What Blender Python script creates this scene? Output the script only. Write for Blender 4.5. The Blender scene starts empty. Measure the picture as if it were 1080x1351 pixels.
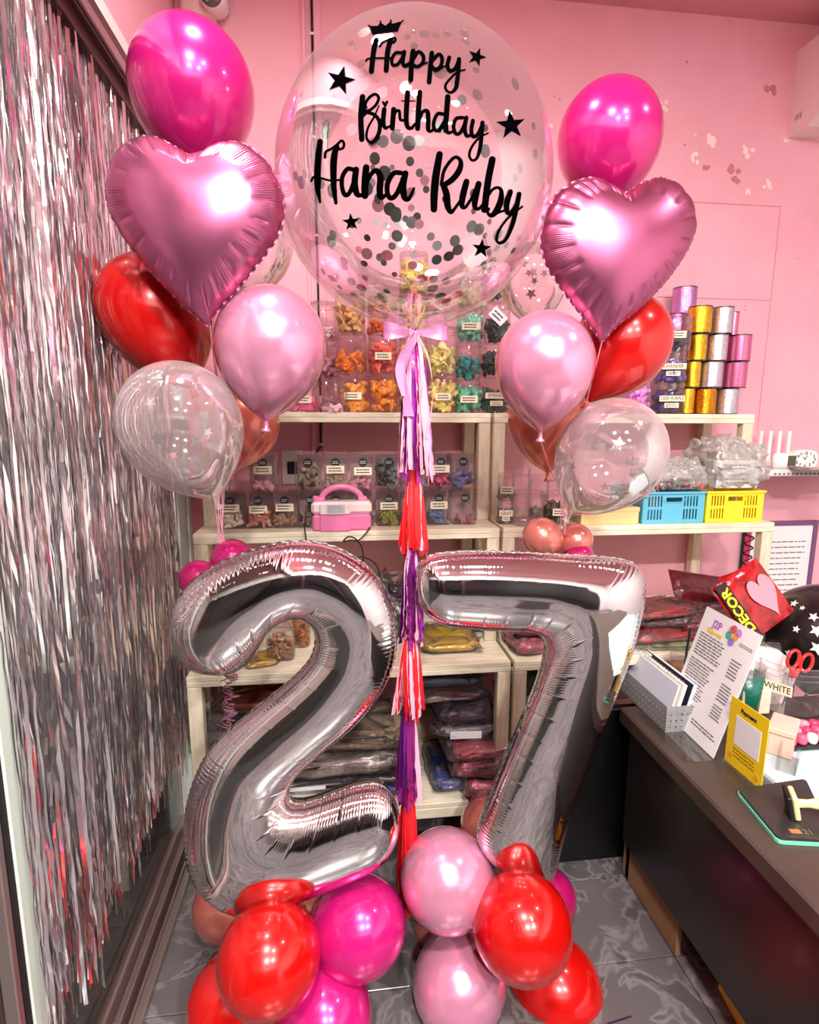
import bpy, bmesh, math, random
import numpy as np
from mathutils import Vector, Matrix, noise
random.seed(7); C = bpy.context.scene.collection; SC = bpy.context.scene
PI = math.pi
# ---------------- camera, world, lights, exposure ----------------
H = 1.55; FPX = 750.0; PITCH, YAW, ROLL = [math.radians(a) for a in (9.42, 7.03, 0.21)]
fwd = Vector((math.sin(YAW)*math.cos(PITCH), math.cos(YAW)*math.cos(PITCH), -math.sin(PITCH)))
rgt0 = Vector((math.cos(YAW), -math.sin(YAW), 0)); up0 = rgt0.cross(fwd)
rgt = math.cos(ROLL)*rgt0 + math.sin(ROLL)*up0; upv = -math.sin(ROLL)*rgt0 + math.cos(ROLL)*up0
cam = bpy.data.cameras.new('camera'); camo = bpy.data.objects.new('camera', cam); C.objects.link(camo)
cam.sensor_fit = 'HORIZONTAL'; cam.sensor_width = 36; cam.lens = 36*FPX/1080; cam.clip_start = 0.02
camo.matrix_world = Matrix(((rgt.x, upv.x, -fwd.x, 0), (rgt.y, upv.y, -fwd.y, 0), (rgt.z, upv.z, -fwd.z, H), (0, 0, 0, 1)))
SC.camera = camo
wd = bpy.data.worlds.new('world'); SC.world = wd; wd.use_nodes = True
wd.node_tree.nodes['Background'].inputs[0].default_value = (.55, .62, .7, 1); wd.node_tree.nodes['Background'].inputs[1].default_value = 0.5
SC.view_settings.view_transform = 'Standard'; SC.view_settings.look = 'None'; SC.view_settings.gamma = 1
SC.view_settings.exposure = 0.0
try:
    SC.cycles.max_bounces = 9; SC.cycles.transparent_max_bounces = 40; SC.cycles.glossy_bounces = 5; SC.cycles.diffuse_bounces = 6
    SC.cycles.caustics_reflective = False; SC.cycles.caustics_refractive = False; SC.cycles.sample_clamp_indirect = 6
    SC.cycles.use_denoising = True
except Exception: pass
CEIL = 3.14; BACK = 2.4
LAMPS = [(0.0, -.25, 72), (.9, -.45, 36), (0.18, -1.9, 150), (1.2, -1.9, 105), (1.9, .6, 9), (-1.35, 1.2, 130), (-.15, 1.05, 17)]   # x, y, watts of the ceiling downlights; the last two are added fill

def W(px, py, Y):      # the point of the vertical plane at depth Y seen at (px, py)
    d = fwd + rgt*((px-540)/FPX) - upv*((py-675.5)/FPX); t = Y/d.y
    return Vector((d.x*t, Y, H+d.z*t))
def WZ(px, py, z):
    d = fwd + rgt*((px-540)/FPX) - upv*((py-675.5)/FPX); t = (z-H)/d.z
    return Vector((d.x*t, d.y*t, z))
def ray(px, py):
    return (fwd + rgt*((px-540)/FPX) - upv*((py-675.5)/FPX)).normalized()
def depth(p): return (p-Vector((0, 0, H))).dot(fwd)

# ---------------- materials ----------------
def lin(c):
    return tuple(((v/255)/12.92 if v/255 <= .04045 else ((v/255+.055)/1.055)**2.4) for v in c[:3])
MATS = {}
def M(key, col=(200, 200, 200), rough=.5, metal=0., coat=0., var=0., vscale=8., bump=0., bscale=60., col2=None, stretch=None, sheen=0, trans=0, emit=0, spec=None):
    if key in MATS: return MATS[key]
    m = bpy.data.materials.new(key); m.use_nodes = True; nt = m.node_tree; N = nt.nodes; L = nt.links
    b = N['Principled BSDF']; c = lin(col)+(1,)
    b.inputs['Base Color'].default_value = c; b.inputs['Roughness'].default_value = rough; b.inputs['Metallic'].default_value = metal
    b.inputs['Coat Weight'].default_value = coat; b.inputs['Coat Roughness'].default_value = .06
    if spec is not None: b.inputs['Specular IOR Level'].default_value = spec
    if trans: b.inputs['Subsurface Weight'].default_value = trans; b.inputs['Subsurface Radius'].default_value = (.05, .02, .02); b.inputs['Subsurface Scale'].default_value = .3
    if emit: b.inputs['Emission Color'].default_value = c; b.inputs['Emission Strength'].default_value = emit
    if var or bump:
        tc = N.new('ShaderNodeTexCoord'); mp = N.new('ShaderNodeMapping'); L.new(tc.outputs['Object'], mp.inputs[0])
        if stretch: mp.inputs['Scale'].default_value = stretch
    if var:
        n = N.new('ShaderNodeTexNoise'); n.inputs['Scale'].default_value = vscale; n.inputs['Detail'].default_value = 6; n.inputs['Roughness'].default_value = .65; L.new(mp.outputs[0], n.inputs[0])
        r = N.new('ShaderNodeValToRGB'); r.color_ramp.elements[0].position = .5-.5*min(var, .9)*.5-.08; r.color_ramp.elements[1].position = .62
        r.color_ramp.elements[1].color = c
        c2 = lin(col2)+(1,) if col2 else tuple(v*(1-.55*var) for v in c[:3])+(1,)
        r.color_ramp.elements[0].color = c2; L.new(n.outputs[0], r.inputs[0]); L.new(r.outputs[0], b.inputs['Base Color'])
    if bump:
        n2 = N.new('ShaderNodeTexNoise'); n2.inputs['Scale'].default_value = bscale; n2.inputs['Detail'].default_value = 3; L.new(mp.outputs[0], n2.inputs[0])
        bm_ = N.new('ShaderNodeBump'); bm_.inputs['Strength'].default_value = bump; bm_.inputs['Distance'].default_value = .004; L.new(n2.outputs[0], bm_.inputs['Height']); L.new(bm_.outputs[0], b.inputs['Normal'])
    MATS[key] = m; return m
def CLEAR(key, tint=(255, 255, 255), base=.06, edge=.75, rough=.03, milk=0., milkcol=(255, 240, 240), bump=0., bscale=30, blend=.35):
    if key in MATS: return MATS[key]
    m = bpy.data.materials.new(key); m.use_nodes = True; nt = m.node_tree; N = nt.nodes; L = nt.links
    N.remove(N['Principled BSDF']); out = N['Material Output']
    tr = N.new('ShaderNodeBsdfTransparent'); tr.inputs[0].default_value = lin(tint)+(1,)
    gl = N.new('ShaderNodeBsdfGlossy'); gl.inputs['Roughness'].default_value = rough
    lw = N.new('ShaderNodeLayerWeight'); lw.inputs['Blend'].default_value = blend
    mr = N.new('ShaderNodeMapRange'); mr.inputs['To Min'].default_value = base; mr.inputs['To Max'].default_value = edge
    L.new(lw.outputs['Fresnel'], mr.inputs['Value'])
    mx = N.new('ShaderNodeMixShader'); L.new(mr.outputs[0], mx.inputs[0]); L.new(tr.outputs[0], mx.inputs[1]); L.new(gl.outputs[0], mx.inputs[2])
    last = mx
    if milk:
        df = N.new('ShaderNodeBsdfDiffuse'); df.inputs[0].default_value = lin(milkcol)+(1,)
        lw2 = N.new('ShaderNodeLayerWeight'); lw2.inputs['Blend'].default_value = .3
        mr2 = N.new('ShaderNodeMapRange'); mr2.inputs['To Min'].default_value = milk*.5; mr2.inputs['To Max'].default_value = min(1, milk*2.5); L.new(lw2.outputs['Facing'], mr2.inputs['Value'])
        m2 = N.new('ShaderNodeMixShader'); L.new(mr2.outputs[0], m2.inputs[0]); L.new(mx.outputs[0], m2.inputs[1]); L.new(df.outputs[0], m2.inputs[2]); last = m2
    if bump:
        n = N.new('ShaderNodeTexNoise'); n.inputs['Scale'].default_value = bscale; n.inputs['Detail'].default_value = 4
        tc = N.new('ShaderNodeTexCoord'); L.new(tc.outputs['Object'], n.inputs[0])
        b = N.new('ShaderNodeBump'); b.inputs['Strength'].default_value = bump; b.inputs['Distance'].default_value = .02; L.new(n.outputs[0], b.inputs['Height']); L.new(b.outputs[0], gl.inputs['Normal'])
    L.new(last.outputs[0], out.inputs[0]); MATS[key] = m; return m
def HOLO(key, col, sparkle=1.0, hue=True):
    if key in MATS: return MATS[key]
    m = M(key, col, .22, .9); nt = m.node_tree; N = nt.nodes; L = nt.links; b = N['Principled BSDF']
    tc = N.new('ShaderNodeTexCoord'); v = N.new('ShaderNodeTexVoronoi'); v.inputs['Scale'].default_value = 260; L.new(tc.outputs['Object'], v.inputs[0])
    mix = N.new('ShaderNodeMixRGB'); mix.blend_type = 'OVERLAY'; mix.inputs[0].default_value = .55*sparkle if hue else .2
    mix.inputs[1].default_value = lin(col)+(1,); L.new(v.outputs['Color'], mix.inputs[2]); L.new(mix.outputs[0], b.inputs['Base Color'])
    bp = N.new('ShaderNodeBump'); bp.inputs['Strength'].default_value = .5*sparkle; bp.inputs['Distance'].default_value = .002; L.new(v.outputs['Distance'], bp.inputs['Height']); L.new(bp.outputs[0], b.inputs['Normal'])
    return m
pink = M('pink wall paint', (240, 180, 193), .62, var=.18, vscale=2.2, bump=.12, bscale=40, col2=(233, 169, 182))
pinkceil = M('pink ceiling paint', (212, 146, 150), .7, var=.1, vscale=1.5)
wood = M('whitewashed wood', (236, 228, 204), .55, var=.4, vscale=9, col2=(212, 198, 168), stretch=(1, 6, 6), bump=.15)
wood2 = M('whitewashed wood upright', (232, 222, 196), .55, var=.4, vscale=9, col2=(208, 192, 160), stretch=(6, 6, 1), bump=.15)
alu = M('brushed aluminium', (176, 160, 156), .3, .8, bump=.1, stretch=(20, 1, 20))
alud = M('dark aluminium', (84, 62, 60), .35, .6)
mull = M('pale mullion enamel', (206, 220, 208), .35, var=.15)
black = M('black rubber', (14, 14, 15), .5)
blackg = M('black gloss plastic', (10, 10, 12), .15, coat=.5)
white = M('white plastic', (238, 236, 232), .35)
paper = M('cream label paper', (238, 230, 200), .7)
wpaper = M('white card', (244, 244, 244), .5)
ink = M('black ink', (18, 16, 18), .6); inkg = M('grey print', (120, 118, 122), .6)
darkwood = M('dark brown laminate', (32, 24, 23), .32, var=.35, vscale=5, col2=(20, 15, 16), coat=.1)
darktop = M('brown laminate edge', (74, 60, 52), .4, var=.4, vscale=6, col2=(62, 50, 44))
chrome = M('silver foil', (232, 230, 230), .055, 1.)
chromed = M('silver foil seam', (200, 196, 196), .2, 1.)
mauve = M('satin mauve foil', (192, 106, 144), .31, .95)
mauved = M('satin mauve foil seam', (150, 78, 108), .35, .9)
def latex(key, col, metal=.35, rough=.24): return M(key, col, rough, metal, coat=.7)
Lmag = latex('magenta pearl latex', (214, 28, 126), .3); Lpink = latex('pearl pink latex', (236, 158, 190), .5, .22)
Lred = latex('pearl red latex', (210, 14, 9), .2); Lrose = latex('rose gold latex', (222, 130, 116), .5, .25)
Lcoral = latex('coral latex', (228, 118, 98), .3, .3); Lfus = latex('deep fuchsia latex', (196, 24, 108), .3)
clearb = CLEAR('clear latex', (252, 248, 248), .07, .7, .06, milk=.13)
bubblem = CLEAR('clear bubble film', (253, 250, 250), .035, .55, .03, milk=.03, bump=.10, bscale=5)
jarm = CLEAR('clear jar plastic', (252, 248, 249), .04, .55, .05, milk=.04, blend=.22)
boxm = CLEAR('clear box acrylic', (250, 246, 246), .05, .5, .04, milk=.04, blend=.22)
filmm = CLEAR('clear crinkled film', (250, 248, 248), .07, .6, .12, milk=.03, bump=.7, bscale=38)
bagm = CLEAR('milky carrier bag film', (244, 244, 242), .16, .8, .14, milk=.26, milkcol=(246, 246, 240), bump=.6, bscale=40)
glassm = CLEAR('window glass', (222, 232, 226), .10, .9, .0, blend=.2)

# ---------------- mesh helpers ----------------
def shift(mb, o):
    mb.v = [tuple(Vector(v)-o.location) for v in mb.v]; return mb
def link(name, me, mat=None, parent=None, smooth=False):
    if smooth: me.polygons.foreach_set('use_smooth', [True]*len(me.polygons))
    if mat is not None and len(me.materials) == 0: me.materials.append(mat)
    o = bpy.data.objects.new(name, me); C.objects.link(o)
    if parent is not None:
        o.parent = parent
    return o
class MB:
    def __init__(s): s.v = []; s.f = []
    def add(s, vs, fs):
        n = len(s.v); s.v += [tuple(v) for v in vs]; s.f += [tuple(i+n for i in f) for f in fs]; return s
    def box(s, x0, x1, y0, y1, z0, z1, T=None, b=0):
        if b:
            vs = []; fs = []
            b = min(b, (x1-x0)/2.01, (y1-y0)/2.01, (z1-z0)/2.01)
            bm = bmesh.new(); bmesh.ops.create_cube(bm, size=1)
            for v in bm.verts: v.co = Vector(((x0+x1)/2+v.co.x*(x1-x0), (y0+y1)/2+v.co.y*(y1-y0), (z0+z1)/2+v.co.z*(z1-z0)))
            bmesh.ops.bevel(bm, geom=bm.edges[:], offset=b, segments=1, affect='EDGES')
            bm.verts.ensure_lookup_table(); vs = [v.co.copy() for v in bm.verts]; fs = [[v.index for v in f.verts] for f in bm.faces]; bm.free()
        else:
            vs = [Vector(p) for p in ((x0, y0, z0), (x1, y0, z0), (x1, y1, z0), (x0, y1, z0), (x0, y0, z1), (x1, y0, z1), (x1, y1, z1), (x0, y1, z1))]
            fs = [(0, 3, 2, 1), (4, 5, 6, 7), (0, 1, 5, 4), (1, 2, 6, 5), (2, 3, 7, 6), (3, 0, 4, 7)]
        if T: vs = [T @ v for v in vs]
        return s.add(vs, fs)
    def lathe(s, prof, n=24, T=None, cap=False):
        vs = []; fs = []
        for r, z in prof:
            for k in range(n): a = 2*PI*k/n; vs.append(Vector((r*math.cos(a), r*math.sin(a), z)))
        for i in range(len(prof)-1):
            for k in range(n): k2 = (k+1) % n; fs.append((i*n+k, i*n+k2, (i+1)*n+k2, (i+1)*n+k))
        if cap:
            fs.append(tuple(range(n))[::-1]); fs.append(tuple(range((len(prof)-1)*n, len(prof)*n)))
        if T: vs = [T @ v for v in vs]
        return s.add(vs, fs)
    def tube(s, pts, r, n=6, closed=False):
        pts = [Vector(p) for p in pts]; rr = r if isinstance(r, (list, tuple)) else [r]*len(pts); vs = []; fs = []
        ref = Vector((.13, .31, .94)); m = len(pts)
        for i, p in enumerate(pts):
            a = pts[(i-1) % m] if (closed or i) else p; b = pts[(i+1) % m] if (closed or i < m-1) else p
            t = (b-a).normalized(); u = t.cross(ref)
            if u.length < .05: u = t.cross(Vector((1, 0, 0)))
            u.normalize(); w = t.cross(u)
            for k in range(n): an = 2*PI*k/n; vs.append(p+rr[i]*(math.cos(an)*u+math.sin(an)*w))
        for i in range(m if closed else m-1):
            j = (i+1) % m
            for k in range(n): k2 = (k+1) % n; fs.append((i*n+k, i*n+k2, j*n+k2, j*n+k))
        if not closed: fs.append(tuple(range(n))[::-1]); fs.append(tuple(range((m-1)*n, m*n)))
        return s.add(vs, fs)
    def strip(s, pts, wv, thick=0):   # ribbon: pts centreline, wv half-width vector(s)
        vs = []; fs = []
        for i, p in enumerate(pts):
            w = wv[i] if isinstance(wv, list) else wv; vs += [p-w, p+w]
        for i in range(len(pts)-1): fs.append((2*i, 2*i+1, 2*i+3, 2*i+2))
        return s.add(vs, fs)
    def poly(s, pts, d):     # closed outline extruded by d
        n = len(pts); pts = [Vector(p) for p in pts]; d = Vector(d)
        vs = pts+[p+d for p in pts]; fs = [tuple(range(n))[::-1], tuple(range(n, 2*n))]+[(i, (i+1) % n, n+(i+1) % n, n+i) for i in range(n)]
        return s.add(vs, fs)
    def mesh(s, name='m'):
        me = bpy.data.meshes.new(name); me.from_pydata([tuple(v) for v in s.v], [], s.f); me.update(); return me
    def obj(s, name, mat, parent=None, smooth=False, kind=None):
        o = link(name, s.mesh(name), mat, parent, smooth)
        if kind: o['kind'] = kind
        return o
def tag(o, label, cat, group=None, kind=None):
    o['label'] = label; o['category'] = cat
    if group: o['group'] = group
    if kind: o['kind'] = kind
    return o
def thing(name, label, cat, loc=(0, 0, 0), rz=0, group=None):
    o = bpy.data.objects.new(name, None); C.objects.link(o); o.location = loc; o.rotation_euler = (0, 0, rz); o.empty_display_size = .02
    return tag(o, label, cat, group)
def struct(name, mb, mat, parent=None, smooth=False):
    o = mb.obj(name, mat, parent, smooth)
    if parent is None: o['kind'] = 'structure'
    return o
def frame(o, x, y, z=None):  # 4x4 with given axes
    x = x.normalized(); z_ = x.cross(y).normalized(); y_ = z_.cross(x)
    return Matrix(((x.x, y_.x, z_.x, o.x), (x.y, y_.y, z_.y, o.y), (x.z, y_.z, z_.z, o.z), (0, 0, 0, 1)))
def text(s, T, size, mat, parent, name='lettering', depth_=.0004, align='CENTER', bold=0, sx=1):
    cu = bpy.data.curves.new('t', 'FONT'); cu.body = s; cu.size = size; cu.align_x = align; cu.align_y = 'CENTER'; cu.extrude = depth_; cu.offset = bold; cu.resolution_u = 3
    o = bpy.data.objects.new('t', cu); C.objects.link(o); dg = bpy.context.evaluated_depsgraph_get(); dg.update()
    me = bpy.data.meshes.new_from_object(o.evaluated_get(dg)); bpy.data.objects.remove(o); bpy.data.curves.remove(cu)
    me.transform(T @ Matrix.Diagonal((sx, 1, 1, 1))); me.materials.clear(); return link(name, me, mat, parent)
def textlines(T, w, h, rows, parent, mat, seed=0, name='print', thick=.0003, fill=.5):
    rnd = random.Random(seed); mb = MB()
    for r in range(rows):
        y = h/2-(r+.5)*h/rows; x = -w/2; e = w/2*(1-rnd.random()*.35)
        while x < e:
            l = rnd.uniform(.06, .2)*w; mb.box(x, min(x+l, e), y-h/rows*fill/2, y+h/rows*fill/2, 0, thick, T); x += l+.03*w
    return mb.obj(name, mat, parent)
def cr(pts, n):   # Catmull-Rom through vectors
    P = [Vector(p) for p in pts]; P = [2*P[0]-P[1]]+P+[2*P[-1]-P[-2]]; out = []
    for i in range(1, len(P)-2):
        for k in range(n):
            t = k/n; a, b, c, d = P[i-1:i+3]
            out.append(.5*((2*b)+(-a+c)*t+(2*a-5*b+4*c-d)*t*t+(-a+3*b-3*c+d)*t**3))
    out.append(P[-2]); return out
def nz(v, s): return noise.noise(Vector(v)*s)
def pillow(lx, ly, lz, seed=0, amp=.15, n=22, m=14, e=.45, fr=9.):
    """crumpled closed packet / heap, flat-ish underside"""
    vs = []; fs = []
    sp = lambda a, p: math.copysign(abs(a)**p, a)
    for i in range(m+1):
        v = -PI/2+PI*i/m
        for j in range(n):
            u = 2*PI*j/n
            p = Vector((lx/2*sp(math.cos(v), e)*sp(math.cos(u), e), ly/2*sp(math.cos(v), e)*sp(math.sin(u), e), lz/2*sp(math.sin(v), .8)))
            k = noise.noise((p+Vector((seed*3.7, seed, 0)))*fr*4)*amp; k2 = noise.noise((p+Vector((seed, seed*1.7, 5)))*fr*10)*amp*.5
            q = p+Vector((k*lx*.25, k2*ly*.3, (k+k2)*lz*1.0 if p.z > 0 else 0)); q.z = max(q.z, -lz/2)
            vs.append(q)
    for i in range(m):
        for j in range(n): j2 = (j+1) % n; fs.append((i*n+j, i*n+j2, (i+1)*n+j2, (i+1)*n+j))
    return vs, fs

# ---------------- room ----------------
struct('floor', MB().box(-2.4, 3.0, -3.2, 2.6, -.06, -.012), M('floor bed', (70, 66, 64), .7))
floor = bpy.data.objects['floor']
tile = M('grey marble tile', (112, 104, 106), .22, var=.9, vscale=3.2, col2=(66, 60, 62))
nt = tile.node_tree; _N = nt.nodes; _n = _N.new('ShaderNodeTexNoise'); _n.inputs['Scale'].default_value = 6; _n.inputs['Detail'].default_value = 8; _n.inputs['Distortion'].default_value = 1.2
_t = _N.new('ShaderNodeNewGeometry'); nt.links.new(_t.outputs['Position'], _n.inputs[0])
_r = _N.new('ShaderNodeValToRGB'); _r.color_ramp.elements[0].position = .47; _r.color_ramp.elements[0].color = (.115, .10, .102, 1); _r.color_ramp.elements[1].position = .56; _r.color_ramp.elements[1].color = (.085, .075, .077, 1)
_e = _r.color_ramp.elements.new(.51); _e.color = (.20, .18, .184, 1)
nt.links.new(_n.outputs[0], _r.inputs[0]); nt.links.new(_r.outputs[0], _N['Principled BSDF'].inputs['Base Color'])
tm = MB().box(0, .597, 0, .292, -.012, 0, b=.0015).mesh('tile'); tm.materials.append(tile)
for iy in range(-2, 5):
    for ix in range(0, 4):
        x = -.85+ix*.6; y = 1.03+.295*iy
        if y > 2.35: continue
        o = link('tile', tm, None, floor); o.location = (x, y, 0)
mb = MB()
for iy in range(-14, -2):
    for ix in range(-2, 6): mb.box(-.85+ix*.6, -.85+ix*.6+.597, 1.03+.295*iy, 1.03+.295*iy+.292, -.012, 0)
for iy in range(-2, 5):
    for ix in (-1, -2, 4, 5): mb.box(-.85+ix*.6, -.85+ix*.6+.597, 1.03+.295*iy, 1.03+.295*iy+.292, -.012, 0)
mb.obj('floor_tiles', tile, floor, kind='stuff')
struct('ceiling', MB().box(-2.4, 3.0, -3.2, 2.6, CEIL, CEIL+.1), pinkceil)
wb = struct('wall_back', MB().box(-2.4, 3.0, BACK, BACK+.15, 0, CEIL), pink)
offw = M('off-white wall paint', (226, 220, 218), .65, var=.1)
struct('wall_right', MB().box(2.9, 3.05, -3.2, 2.6, 0, CEIL), offw)
struct('wall_outer', MB().box(-2.45, -2.3, -3.2, 2.6, 0, CEIL), M('pale pink plaster', (236, 176, 182), .7, var=.3, vscale=2, col2=(205, 160, 165)))
fr = struct('wall_front', MB().box(-2.4, -1.2, -3.3, -3.15, 0, CEIL).box(2.2, 3.0, -3.3, -3.15, 0, CEIL).box(-1.2, 2.2, -3.3, -3.15, 2.35, CEIL), offw)
wn = struct('window_2', MB().box(-1.2, 2.2, -3.26, -3.24, 0, 2.35), M('dark street glass', (16, 17, 20), .08, coat=.5))
for x in (-1.2, -.1, 1.0, 2.14): MB().box(x, x+.06, -3.24, -3.15, 0, 2.35).obj('window_frame', alud, wn)
# wall above the glass partition, the sill, the rail, mullions
GX = -.56
struct('wall_left', MB().box(GX-.04, GX, .0, BACK, 2.47, CEIL).box(GX-.04, GX, 2.17, BACK, 0, 2.47).box(GX-.04, GX, -3.15, 0, 2.47, CEIL), pink)
struct('trim_1', MB().box(GX-.01, GX+.012, -3.15, 2.17, 2.47, 2.545, b=.003), M('white trim paint', (236, 228, 224), .5))
tr = struct('trim_2', MB().box(GX-.03, GX+.035, -3.15, 2.17, 2.395, 2.468, b=.003).box(GX-.03, GX+.02, -3.15, 2.17, 2.36, 2.395), alud)
MB().box(GX+.035, GX+.045, -3.15, 2.17, 2.40, 2.425, b=.002).obj('rail_lip', alu, tr)
sl = struct('trim_3', MB().box(-.60, -.525, -3.15, 2.0, 0, .012, b=.002), alu)
for x0, x1, z in ((-.535, -.525, .022), (-.556, -.550, .028), (-.578, -.571, .04)): MB().box(x0, x1, -3.15, 2.0, .012, z, b=.001).obj('track_ridge', alu, sl)
MB().box(-.571, -.557, -3.15, 2.0, .012, .018).obj('track_groove', alud, sl)
w1 = struct('window_1', MB().box(-.604, -.600, -3.1, 2.0, .03, 2.37), glassm)
MB().box(-.612, -.592, 1.03, 2.0, .03, .085, b=.002).obj('window_frame', alu, w1)
MB().box(-.60, -.572, .955, 1.002, .03, 2.37, b=.003).obj('window_frame', mull, w1)
MB().box(-.60, -.576, 1.003, 1.035, .03, 2.37, b=.003).obj('window_frame', alu, w1)
MB().box(-.60, -.574, .938, .954, .03, 2.37, b=.002).obj('gasket', black, w1)
MB().box(-.60, -.576, .92, .937, .03, 2.37, b=.002).obj('window_frame', alu, w1)
MB().box(-.60, -.55, 2.0, 2.10, 0, 2.37, b=.004).obj('window_frame', mull, w1)
MB().box(-.60, -.56, 2.10, 2.13, 0, 2.37, b=.003).obj('gasket', black, w1)
MB().box(-.60, -.55, 2.13, 2.17, 0, 2.37, b=.003).obj('window_frame', mull, w1)
# peeled paint, wall panel grooves, conduit
rnd = random.Random(3)
mb = MB(); mbd = MB()
for px, py, s, dk in ((939, 185, 9, 0), (988, 200, 9, 0), (914, 209, 8, 0), (933, 219, 6, 1), (968, 224, 8, 1), (970, 236, 7, 1), (874, 140, 7, 0), (726, 169, 6, 0), (1010, 243, 7, 0), (1017, 246, 5, 0), (985, 252, 5, 0), (1018, 118, 8, 1), (1038, 186, 5, 0), (917, 178, 4, 0), (906, 82, 4, 1), (731, 127, 3, 1), (738, 131, 3, 1), (1052, 341, 2, 1), (983, 404, 2, 1), (983, 409, 2, 1), (962, 28, 2, 1), (1002, 27, 2, 1), (903, 191, 3, 1)):
    for q in range(5 if s > 4 else 1):
        c = W(px+rnd.uniform(-1, 1)*s*.8*(s > 4), py+rnd.uniform(-1, 1)*s*.8*(s > 4), BACK-.0003*q); n = rnd.randint(5, 7); r = s*.0032*rnd.uniform(.3, .55)
        (mbd if dk else mb).poly([c+Vector((math.cos(2*PI*i/n)*r*rnd.uniform(.6, 1.3), 0, math.sin(2*PI*i/n)*r*rnd.uniform(.6, 1.3))) for i in range(n)][::-1], (0, -.0012, 0))
mb.obj('peeled_paint', M('bare plaster', (250, 226, 214), .8), wb, kind='stuff'); mbd.obj('paint_chips', M('chipped paint', (196, 128, 130), .8), wb, kind='stuff')
a = W(905, 266, BACK); b_ = W(1003, 500, BACK)
mb = MB(); 
for x0, z0, x1, z1 in ((a.x-.1, a.z, b_.x+.01, a.z), (b_.x+.01, a.z, b_.x+.01, 1.5), (a.x-.1, W(950, 394, BACK).z, b_.x+.01, W(950, 394, BACK).z)):
    mb.box(min(x0, x1)-.0015, max(x0, x1)+.0015, BACK-.003, BACK, min(z0, z1)-.0015, max(z0, z1)+.0015)
mb.obj('panel_moulding', M('pink line moulding', (220, 160, 166), .6), wb)
c0 = W(405, 100, BACK)
struct('trim_4', MB().box(c0.x-.016, c0.x-.003, BACK-.014, BACK, 1.28, CEIL, b=.002).box(c0.x+.028, c0.x+.055, BACK-.012, BACK, 1.40, CEIL, b=.002), pink)
mb = MB(); x = c0.x+.022; mb.tube([(x, BACK-.008, CEIL), (x, BACK-.008, 2.4), (x+.002, BACK-.008, 1.9), (x, BACK-.008, 1.48), (x-.002, BACK-.01, 1.43), (x-.04, BACK-.01, 1.38), (x-.06, BACK-.01, 1.34), (x-.07, BACK-.012, 1.30)], .0045)
t = thing('wall_cable', 'thin black cable clipped down the pink back wall to the outlet', 'cable', (0, 0, 0)); mb.obj('cord', black, t)
for z in (2.95, 2.6, 2.25, 1.9, 1.6, 1.44): MB().box(x-.008, x+.008, BACK-.014, BACK-.001, z-.005, z+.005, b=.002).obj('clip', white, t)
# socket
p = W(383, 615, BACK)
t = thing('wall_outlet', 'white wall outlet with black socket above the clear boxes', 'outlet', (p.x, BACK, p.z))
MB().box(-.035, .05, -.012, 0, -.075, .065, b=.004).obj('plate', white, t); MB().box(-.012, .035, -.016, -.011, -.032, .02, b=.002).obj('socket', black, t)

# ---------------- ceiling downlights (behind the frame edge) ----------------
em = bpy.data.materials.new('lamp diffuser'); em.use_nodes = True; _b = em.node_tree.nodes['Principled BSDF']; _b.inputs['Emission Color'].default_value = (1, .95, .9, 1); _b.inputs['Emission Strength'].default_value = 12
names = ['left lamp nearest the shelves', 'middle lamp nearest the shelves', 'left lamp near the street window', 'right lamp near the street window', 'lamp over the counter', 'added fill lamp beyond the glass partition', 'added fill lamp brightening the upper left wall']  # last two are unseen lamps added to brighten beyond the glass and the upper-left wall
for (x, y, w), nm in zip(LAMPS, names):
    t = thing('ceiling_light', 'round white ceiling downlight, '+nm, 'light', (x, y, CEIL), group='ceiling downlights')
    MB().lathe([(.10, 0), (.10, -.02), (.086, -.024), (.086, -.012), (.0, -.012)], 32).obj('rim', white, t, True)
    MB().lathe([(.085, -.016), (.0, -.018)], 32).obj('diffuser', em, t)
    L = bpy.data.lights.new('lamp', 'AREA'); L.shape = 'DISK'; L.size = .2; L.energy = w; L.color = (1, .955, .925)
    lo = bpy.data.objects.new('lamp', L); C.objects.link(lo); lo.parent = t; lo.location = (0, 0, -.03)

# ---------------- shelving: stepped plank units ----------------
TIERS = [(1.748, .235), (1.748, .742), (1.93, 1.164), (2.092, 1.568)]   # front y, top z
def shelf_unit(x0, x1, label, slats):
    t = thing('shelf_unit', label, 'shelf', (x0, 2.05, 0), group='stepped whitewashed shelf units')
    X1 = x1-x0; oy = -2.05
    for i, (yf, z) in enumerate(TIERS):
        yb = 2.385
        if i == 1: yb2 = 1.93+.0
        n = 3; d = (yb-yf)/n
        for k in range(n):
            MB().box(.0, X1, yf+oy+k*d, yf+oy+(k+1)*d-.004, z-.018, z, b=.002).obj('shelf_board', wood, t)
        MB().box(0, X1, yf+oy, yf+oy+.02, z-.036-(.0 if i else .02), z-.0185, b=.002).obj('front_rail', wood, t)
        zlo = 0 if i < 2 else TIERS[i-1][1]
        if i == 0: continue
        for px in (0, X1-.045):
            MB().box(px, px+.045, yf+oy+.001, yf+oy+.04, zlo, z-.037, b=.003).obj('post', wood2, t)
            MB().box(px, px+.045, 2.385+oy-.04, 2.385+oy, zlo, z-.02, b=.003).obj('post', wood2, t)
            if px == 0 and slats or px > 0 and not slats and i < 2:
                for q in (.33, .66):
                    yy = (yf+(2.345-yf)*q)+oy
                    MB().box(px+.004, px+.02, yy, yy+.055, zlo, z-.037, b=.002).obj('side_slat', wood2, t)
    return t
UA = shelf_unit(-.49, .562, 'left whitewashed wooden shelf unit holding balloon jars and clear boxes', True)
UB = shelf_unit(.574, 1.63, 'right whitewashed wooden shelf unit holding ribbon spools and plastic crates', False)
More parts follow.
